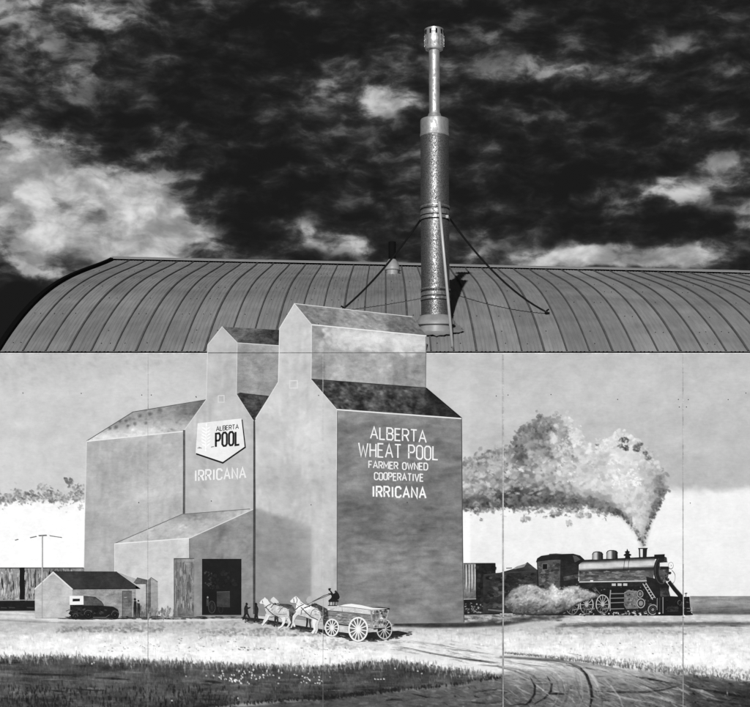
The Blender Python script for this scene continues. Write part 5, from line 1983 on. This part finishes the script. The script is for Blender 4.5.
for (x0, x1, yt, yb) in ((591.8, 603, 551.8, 559.6), (606, 617.6, 550.4, 558.8)):
    p = Paint(38)
    pts = [(x0, yb), (x0 + .2, yt + 2.6), (x0 + 1.6, yt + .7), (x0 + 4, yt), (x1 - 4, yt), (x1 - 1.6, yt + .7), (x1 - .2, yt + 2.6), (x1, yb)]
    p.poly(pts, lambda x, y: interp([(0, 60), (1.2, 150), (3.4, 205), (5.0, 190), (6.4, 50), (8.4, 60), (9.6, 30), (12, 28)], x - x0), .08, 1.2)
    p.line([(x0 + .2, yt + 2.6), (x0 + 1.6, yt + .7), (x0 + 4, yt), (x1 - 4, yt), (x1 - 1.6, yt + .7), (x1 - .2, yt + 2.6)], .8, 24)
    p.build('dome', eng)
p = Paint(37)
p.face([(559.6, 558.4), (579, 560), (578, 586), (559.6, 588)], 34, .12)
p.face([(563, 577), (578, 574), (578, 578), (564, 581)], 60, .3)
p.build('cab_front', eng)
p = Paint(38)
p.poly([(536.8, 559.6), (560.4, 558.4), (559.6, 588), (538.4, 589.4)], lambda x, y: 78 + 16 * fb(x, y, 9, 68), .14, 3)
p.line([(544, 585), (550, 578)], .7, 110)
p.line([(548, 583), (552, 578)], .6, 105)
p.line([(537, 560), (538.4, 589)], .8, 24)
model(p, [(539, 562), (559, 561), (558, 586), (540, 587)], 90, (52, 70, 92, 108), 7, (1, 3), .6, 6)
p.build('cab_side', eng)
p = Paint(40)
p.face([(541.8, 563.4), (547.8, 563.2), (547.6, 569.8), (541.8, 570)], 100, .1)
p.face([(542.6, 564.1), (547, 564), (546.9, 569.2), (542.6, 569.3)], 10)
p.build('cab_window', eng)
p = Paint(40)
p.face([(535.8, 562), (537, 558.4), (541, 555.8), (549, 554.6), (560, 554), (573, 553.6), (580, 555.6), (585, 560.2), (579.6, 563.4), (577, 566), (574, 563), (560.2, 559.6), (548, 560.2)], 26, .08)
p.face([(572.6, 555.4), (576, 555.8), (580.4, 559.6), (574.6, 562.4)], 72, .2)
p.line([(549, 554.2), (556, 553.7), (562, 554.2)], .7, 90)
p.build('cab_roof', eng)
# motion
p = Paint(40)
p.face([(609.4, 588.6), (624.4, 587), (624.4, 612), (609.4, 612)], 18, .06)
for y in (593.4, 597.8, 602.4, 608.6):
    p.line([(610, y + .4), (624, y)], .8, 130)
p.line([(610, 611), (609.6, 598), (610.4, 590)], 1, 150)
p.ring(621, 610, 5, 5, .7, 120, 20, 160)
p.build('crosshead', eng)
p = Paint(41)
p.face([(624, 592.4), (628, 590.6), (636.8, 591), (638, 608.4), (626, 609), (623.6, 605)], 112, .2)
for (x, y) in ((629, 599.4), (629.4, 594.6), (634, 606)):
    p.ell(x, y, .8, .9, 40)
p.line([(624, 592.6), (628, 590.8), (636.8, 591.2)], .5, 165)
p.ell(639.8, 593.8, 3.6, 4.2, 44)
p.ring(639.8, 593.8, 2.9, 3.4, .8, 150)
p.ell(639.8, 593.8, 1.5, 1.8, 120)
p.ell(640.6, 603.2, 4.8, 5.4, 40)
p.ring(640.6, 603.2, 3.9, 4.5, .9, 160)
p.ell(640.6, 603.2, 2.2, 2.5, 130)
model(p, [(625, 593), (636, 592), (637, 607), (626, 607)], 40, (80, 110, 140), 11, (.6, 1.8), .8)
p.build('cylinder', eng)
p = Paint(42)
p.line([(643.4, 583), (648.6, 590.5), (654, 599)], 3.2, 30)
p.line([(642.6, 583.6), (652.4, 599.4)], .7, 200)
p.line([(645.4, 582.8), (655, 598)], .7, 190)
for k in range(6):
    s = (k + .5) / 6
    p.line([(642.8 + 10 * s, 584 + 15.2 * s), (645.6 + 9.4 * s, 583 + 15 * s)], .6, 170)
p.build('step_ladder', eng)
p = Paint(42)
p.ell(652.5, 609.6, 5.6, 5.8, 24)
p.ring(652.5, 609.6, 4.6, 4.9, .9, 150)
p.ring(652.5, 609.6, 2.8, 3, .6, 70)
p.ell(652.5, 609.6, 1.4, 1.5, 130)
p.build('truck_wheel', eng)
p = Paint(43)
p.face([(663, 597), (689.4, 596.6), (690, 611.6), (692.8, 614.6), (681, 615.2), (655, 614.6), (658, 605)], 16, .04)
p.face([(667, 606.4), (678, 606.4), (678, 611.6), (667, 611.6)], 48, .15)
p.ring(679.4, 602.6, 2, 2.4, .6, 90)
for (x, y0, y1, tn) in ((656.8, 598, 610, 130), (659.4, 597.5, 613, 60), (662.6, 597, 613.4, 150), (691.4, 607, 613, 190)):
    p.line([(x, y0), (x, y1)], .7, tn)
p.line([(683.6, 608), (691, 608.4)], .7, 110)
p.line([(684, 611), (692, 611.4)], .6, 100)
p.line([(685.6, 596.6), (685.8, 592.6)], .6, 60)
p.line([(684.4, 593.4), (687, 593)], .6, 60)
p.ell(683.6, 616, 1.4, 1.2, 226)
p.ell(659, 613.2, 1, .8, 226)
model(p, [(665, 599), (688, 599), (688, 612), (665, 612)], 50, (14, 26, 50, 70), 9, (.6, 1.8), .5, 6)
p.build('pilot', eng)
p = Paint(44)
p.line([(668.6, 581.4), (674.6, 589), (681.4, 597)], [3.4, 3.8, 4], 20)
p.line([(670.4, 581.6), (676.4, 588.6), (683, 596)], .6, 85)
p.face([(660, 588), (668, 588), (670, 596), (660, 597)], 62, .25)
p.build('pilot_brace', eng)
for (x, y) in ((572, 605), (586.4, 604.6), (602.4, 604.2)):
    p = Paint(40)
    for k in range(12):
        a = 2 * math.pi * k / 12
        p.line([(x, y), (x + 6 * math.cos(a), y + 8.6 * math.sin(a))], [.9, .5], 168 if math.sin(a) < .3 else 96)
    p.ring(x, y, 6.4, 9.2, 1.0, 180, 150, 390)
    p.ring(x, y, 6.4, 9.2, .8, 120, 30, 150)
    p.ell(x, y, 1.7, 2.2, 176)
    p.line([(x, y + 5), (x + 8, y + 3.6)], .9, 130)
    p.build('driving_wheel', eng)

# steam along the wheels
rnd = random.Random(91)
ST = [(505, 606), (506, 598), (513, 590), (522, 586), (532, 585), (540, 589), (547, 590.5), (552, 584.5), (556, 588), (561, 592), (566, 588), (574, 586.5), (583, 590), (597, 595), (588, 598), (577, 602), (568, 608), (555, 612), (535, 613), (515, 612)]


def steam(x, y):
    t = 166 + 105 * fb(x, y, 10, 70) + 40 * math.exp(-(((x - 574) / 10) ** 2 + ((y - 592) / 5) ** 2)) + 22 * math.exp(-(((x - 553) / 5) ** 2 + ((y - 590) / 6) ** 2))
    t -= 75 * max(0, (y - 602) / 9) + 40 * max(0, (516 - x) / 10)
    return max(50, min(236, t))


cv = Canvas(500, 602, 580, 615, .6, 42)
cv.poly(ST, steam, 1, 3)
cv.scatter(ST, 2600, lambda x, y: (rnd.uniform(.8, 3.2), rnd.uniform(.6, 1.5), rnd.uniform(-1.2, .2), max(40, min(240, steam(x, y) + rnd.gauss(0, 26)))), rnd, .7, .5)
for k in range(90):          # wisps that leave the cloud
    q = rnd.choice(ST[1:15])
    cv.dab(q[0] + rnd.gauss(0, 3), q[1] + rnd.gauss(0, 1.6), rnd.uniform(.8, 2.4), rnd.uniform(.5, 1.3), rnd.uniform(-1.2, .3), rnd.uniform(120, 200), .5, .8)
cv.sheet('painted_steam', mural, 45, cv.c[:-1, :-1] > .22, 'pale painted steam puffing low beside the engine wheels', amp=.08)

# ---------------- smoke plume
rnd = random.Random(95)
SM = [(642.8, 544), (638, 534), (631, 525), (622, 515), (610, 511), (596, 508), (584, 503), (572, 505), (560, 503), (545, 507), (530, 505), (515, 506), (500, 504), (480, 509), (460, 507), (460, 466), (474, 460), (486, 454), (500, 452),
      (513, 449), (521, 432), (531, 424), (543, 419), (563, 418), (577, 432), (585, 446), (594, 454), (606, 444), (622, 434), (640, 446), (650, 457), (660, 470), (664.5, 487), (657, 503), (650, 521), (645, 536)]


def smoke(x, y):
    t = interp([(463, 160), (500, 152), (530, 156), (548, 178), (575, 196), (605, 207), (625, 212), (642, 203), (666, 165)], x)
    t += 30 * fb(x, y, 16, 73)
    under = interp([(463, 504), (500, 500), (530, 498), (560, 499), (590, 503), (612, 509), (630, 522)], x)
    if x < 632:
        t -= 96 * math.exp(-((y - under) / 9) ** 2) * interp([(463, .5), (490, .8), (510, 1), (600, .95), (632, .8)], x)
    t -= 62 * math.exp(-(((x - 541) / 17) ** 2 + ((y - 432) / 9) ** 2)) + 50 * math.exp(-(((x - 519) / 9) ** 2 + ((y - 454) / 8) ** 2)) + 36 * math.exp(-(((x - 548) / 8) ** 2 + ((y - 452) / 8) ** 2))
    t -= 62 * math.exp(-(((x - 660) / 5) ** 2 + ((y - 490) / 16) ** 2)) + 30 * math.exp(-(((x - 530) / 24) ** 2 + ((y - 488) / 12) ** 2))
    if y > 500:
        l = interp([(500, 606), (515, 622), (530, 635), (545, 642)], y)
        r_ = interp([(500, 660), (520, 651), (535, 646), (545, 644)], y)
        t -= 70 * math.exp(-((x - r_) / 4) ** 2) + 50 * math.exp(-((x - l) / 4) ** 2) * (y > 508)
    return max(70, min(240, t))


cv = Canvas(462.5, 672, 408, 548, .7, SKY.sample)
cv.poly(SM, smoke, 1, 5)


def smoke_dab(x, y):
    r_ = rnd.choice([1.4, 1.8, 2.6, 3.4, 5]) if y < 515 else rnd.uniform(.8, 1.8)
    return (r_ * rnd.uniform(.8, 1.5), r_ * rnd.uniform(.5, .9), rnd.uniform(-1.2, 1.2), max(58, min(244, smoke(x, y) + rnd.gauss(0, 33 if x < 575 else 16))))


cv.scatter(SM, 5600, smoke_dab, rnd, .72, .42)
n = len(SM)
for k in range(n):          # ragged puffs along the outline
    a, b = SM[k], SM[(k + 1) % n]
    if a[0] < 464 and b[0] < 464:
        continue
    L_ = math.hypot(b[0] - a[0], b[1] - a[1])
    for q in range(int(L_ * 2.2)):
        s_ = rnd.random()
        x, y = a[0] + (b[0] - a[0]) * s_, a[1] + (b[1] - a[1]) * s_
        sp = 2.6 if y < 515 else 1.2
        x += rnd.gauss(0, sp)
        y += rnd.gauss(0, sp)
        r_ = rnd.uniform(.9, 3) if y < 515 else rnd.uniform(.6, 1.4)
        light = (y < 470 and x > 600) or (563 < x < 600 and y < 460)
        cv.dab(x, y, r_ * rnd.uniform(.8, 1.3), r_ * rnd.uniform(.6, 1), rnd.uniform(-1.2, 1.2), min(238, smoke(x, y) + rnd.gauss(8 if light else -18, 20)), .75, .45)
PUFF = ((539, 416, 3, 110), (555, 513, 5, 115), (561, 509, 4, 100), (526, 519, 4.4, 150), (573, 508, 6.5, 110), (569, 500, 6, 115), (580, 515, 4, 160), (569, 523, 3.6, 178), (481, 519.5, 1.8, 140), (588, 515, 3.6, 165),
        (624, 440, 4, 60), (626, 448, 3.6, 70), (621, 446, 3, 95), (637, 448, 4.6, 95), (640, 444, 2.6, 100), (648, 458, 3, 115), (645, 453, 2.4, 90), (597, 444.6, 1.8, 130), (516, 455, 5, 112), (520, 450, 4, 105), (531, 436, 6, 120), (545, 428, 6, 112),
        (540, 445, 5, 118), (549, 455, 5, 122), (489, 455, 3.4, 165), (483, 460, 2.6, 160), (496, 447, 2.6, 175), (545, 517, 2, 195), (590, 500, 5, 112), (600, 505, 5, 115), (612, 510, 4, 100), (655, 505, 4, 105), (661, 492, 4.4, 100),
        (658, 482, 4, 130), (652, 516, 3, 100), (648, 528, 2.4, 90), (637, 532, 2.2, 115), (640, 539, 1.8, 90), (530, 500, 7, 96), (545, 497, 7, 100), (560, 497, 5, 108), (512, 500, 6, 115), (575, 495, 4, 120), (495, 502, 5, 125), (476, 504, 4, 135),
        (470, 475, 5, 165), (480, 485, 6, 160), (500, 470, 6, 160), (505, 488, 6, 140), (490, 494, 5, 150), (531, 462, 5, 150))
for (x, y, r_, tn) in PUFF:
    sx_, sy_ = rnd.uniform(.75, 1.35), rnd.uniform(.7, 1.2)
    for q in range(int(12 + r_ * 5)):
        a, d = rnd.uniform(0, 6.28), r_ * math.sqrt(rnd.random()) * .95
        X, Y = x + d * math.cos(a) * sx_, y + d * math.sin(a) * .85 * sy_
        cv.dab(X, Y, rnd.uniform(.15, .5) * r_ + .5, rnd.uniform(.1, .3) * r_ + .4, rnd.uniform(-1.2, 1.2), tn + rnd.gauss(2, 22) - 2.5 * (d * math.cos(a)) - 3 * d * math.sin(a), .55, .65)
for q in range(150):        # ragged tatters hanging below the plume
    x = rnd.uniform(466, 606)
    y = interp([(466, 508), (500, 507), (530, 508), (560, 507), (590, 508), (606, 512)], x) + abs(rnd.gauss(0, 4.5)) * (1 if x > 500 else .6)
    r_ = rnd.uniform(.7, 2.4)
    cv.dab(x, y, r_ * rnd.uniform(.9, 1.6), r_ * rnd.uniform(.4, .8), rnd.uniform(-.9, .9), rnd.choice([100, 120, 145, 175, 200]), .75, .5)
for q in range(120):        # pale strokes breaking up the dark part
    x, y = rnd.uniform(466, 570), rnd.uniform(455, 494)
    if inside((x, y), SM):
        r_ = rnd.uniform(1, 3)
        cv.dab(x, y, r_ * 1.3, r_ * .6, rnd.uniform(-1, .3), rnd.uniform(178, 206), .6, .5)
for q in range(90):         # white highlights
    x, y = rnd.choice([(rnd.gauss(620, 3.4), rnd.gauss(481, 4)), (rnd.gauss(632, 3), rnd.gauss(474, 4)), (rnd.gauss(636, 2), rnd.gauss(482, 2.4))])
    cv.dab(x, y, rnd.uniform(.8, 2.2), rnd.uniform(.5, 1.2), rnd.uniform(-1.2, 1.2), rnd.uniform(240, 253), .75, .5)
for q in range(150):
    x, y = rnd.choice([(rnd.gauss(612, 6), rnd.gauss(443, 3)), (rnd.gauss(573, 4), rnd.gauss(437, 4)), (rnd.gauss(562, 5), rnd.gauss(448, 5))])
    cv.dab(x, y, rnd.uniform(.8, 2.6), rnd.uniform(.5, 1.4), rnd.uniform(-1.2, 1.2), rnd.uniform(200, 224), .6, .5)
cv.sheet('painted_smoke', mural, 2, cv.c[:-1, :-1] > .03, 'billowing grey painted smoke trailing left from the smokestack', amp=.07)

# ---------------- panel joints, edge trim and fixings
DJ = 0.0345


def joint(x, w, y0, y1, tone, d=DJ):
    bm = bmesh.new()
    x0, x1 = W(x - w / 2, 0, 0)[0], W(x + w / 2, 0, 0)[0]
    box(bm, x0, x1, -d, 0.01, W(0, y1, 0)[2], W(0, y0, 0)[2])
    me = bpy.data.meshes.new('panel_joint')
    bm.to_mesh(me)
    bm.free()
    for nm, v in (('tone', tone / 255), ('mottle', .25)):
        at = me.attributes.new(nm, 'FLOAT', 'POINT')
        at.data.foreach_set('value', [v] * len(me.vertices))
    me.materials.append(M_MURAL)
    o = bpy.data.objects.new('panel_joint', me)
    COL.objects.link(o)
    o.parent = mural
    return o


def joint_run(x, w, tone, segs, off=0.0):
    for (y0, y1, layer) in segs:
        joint(x, w, y0, y1 - .02, (tone if y1 < PB or x > 400 and y1 == PB and tone > 170 else tone * .72) - (20 if y1 == PB else 0), .0028 + layer * STEP + off)


joint_run(148, .45, 166, ((353.6, 404, 0), (404, 505, 17), (505, 577, 29), (577, 622, 37), (622, PB, 5)))
joint_run(323, .4, 190, ((354, 379, 28), (379, 411, 30), (411, 598, 26), (598, 640, 46), (640, PB, 5)))
for x in (503, 683, 863):
    k = .8 if x == 503 else .5
    sg = ((353.6, 408, 1), (408, 564, 4), (564, 617, 46), (617, PB, 5)) if x < 700 else ((353.6, PB, 5),)
    joint_run(x - .7 * k, .6 * k, 140, sg)
    joint_run(x + .1 * k, .9 * k, 196, sg, .001)
    joint_run(x + .8 * k, .5 * k, 160, sg)


def rail(x0, x1, y, h, tone, d):
    bm = bmesh.new()
    box(bm, W(x0, 0, 0)[0], W(x1, 0, 0)[0], -d, 0.01, W(0, y + h / 2, 0)[2], W(0, y - h / 2, 0)[2])
    me = bpy.data.meshes.new('edge_trim')
    bm.to_mesh(me)
    bm.free()
    for nm, v in (('tone', tone / 255), ('mottle', .2)):
        at = me.attributes.new(nm, 'FLOAT', 'POINT')
        at.data.foreach_set('value', [v] * len(me.vertices))
    me.materials.append(M_MURAL)
    o = bpy.data.objects.new('edge_trim', me)
    COL.objects.link(o)
    o.parent = mural


rail(-2, 207.6, 353.6, 1.1, 216, .006)
rail(426.6, 1043, 353.6, 1.1, 220, .006)
rail(208.2, 279, 353, .6, 92, .0195)
rail(279.8, 426, 353, .6, 100, .0195)
rnd = random.Random(99)
for (x, y) in ((23, 393), (81.5, 393.4), (142, 395), (151.5, 395), (196, 396.8), (139, 502.5), (211.5, 501), (318.5, 395.5), (318.5, 324), (496, 396), (508, 395), (551, 394.5), (617.5, 399.4), (678.5, 399.4), (679, 407), (686.5, 407), (688.4, 399.6), (728, 399.6), (746, 393), (311, 504.8), (407, 502.5), (606, 503), (690, 503)):
    bm = bmesh.new()
    lathe(bm, [(.0068, 0), (.0068, .004), (.004, .006)], 8)
    o = bm_obj('panel_screw', bm, M_SCREW, mural)
    d = .002 if not (185 < x < 465 or (100 < x < 150 and y > 440)) else .0205
    o.location = W(x + rnd.uniform(-.3, .3), y, d)
    o.rotation_euler = (R(90), 0, 0)
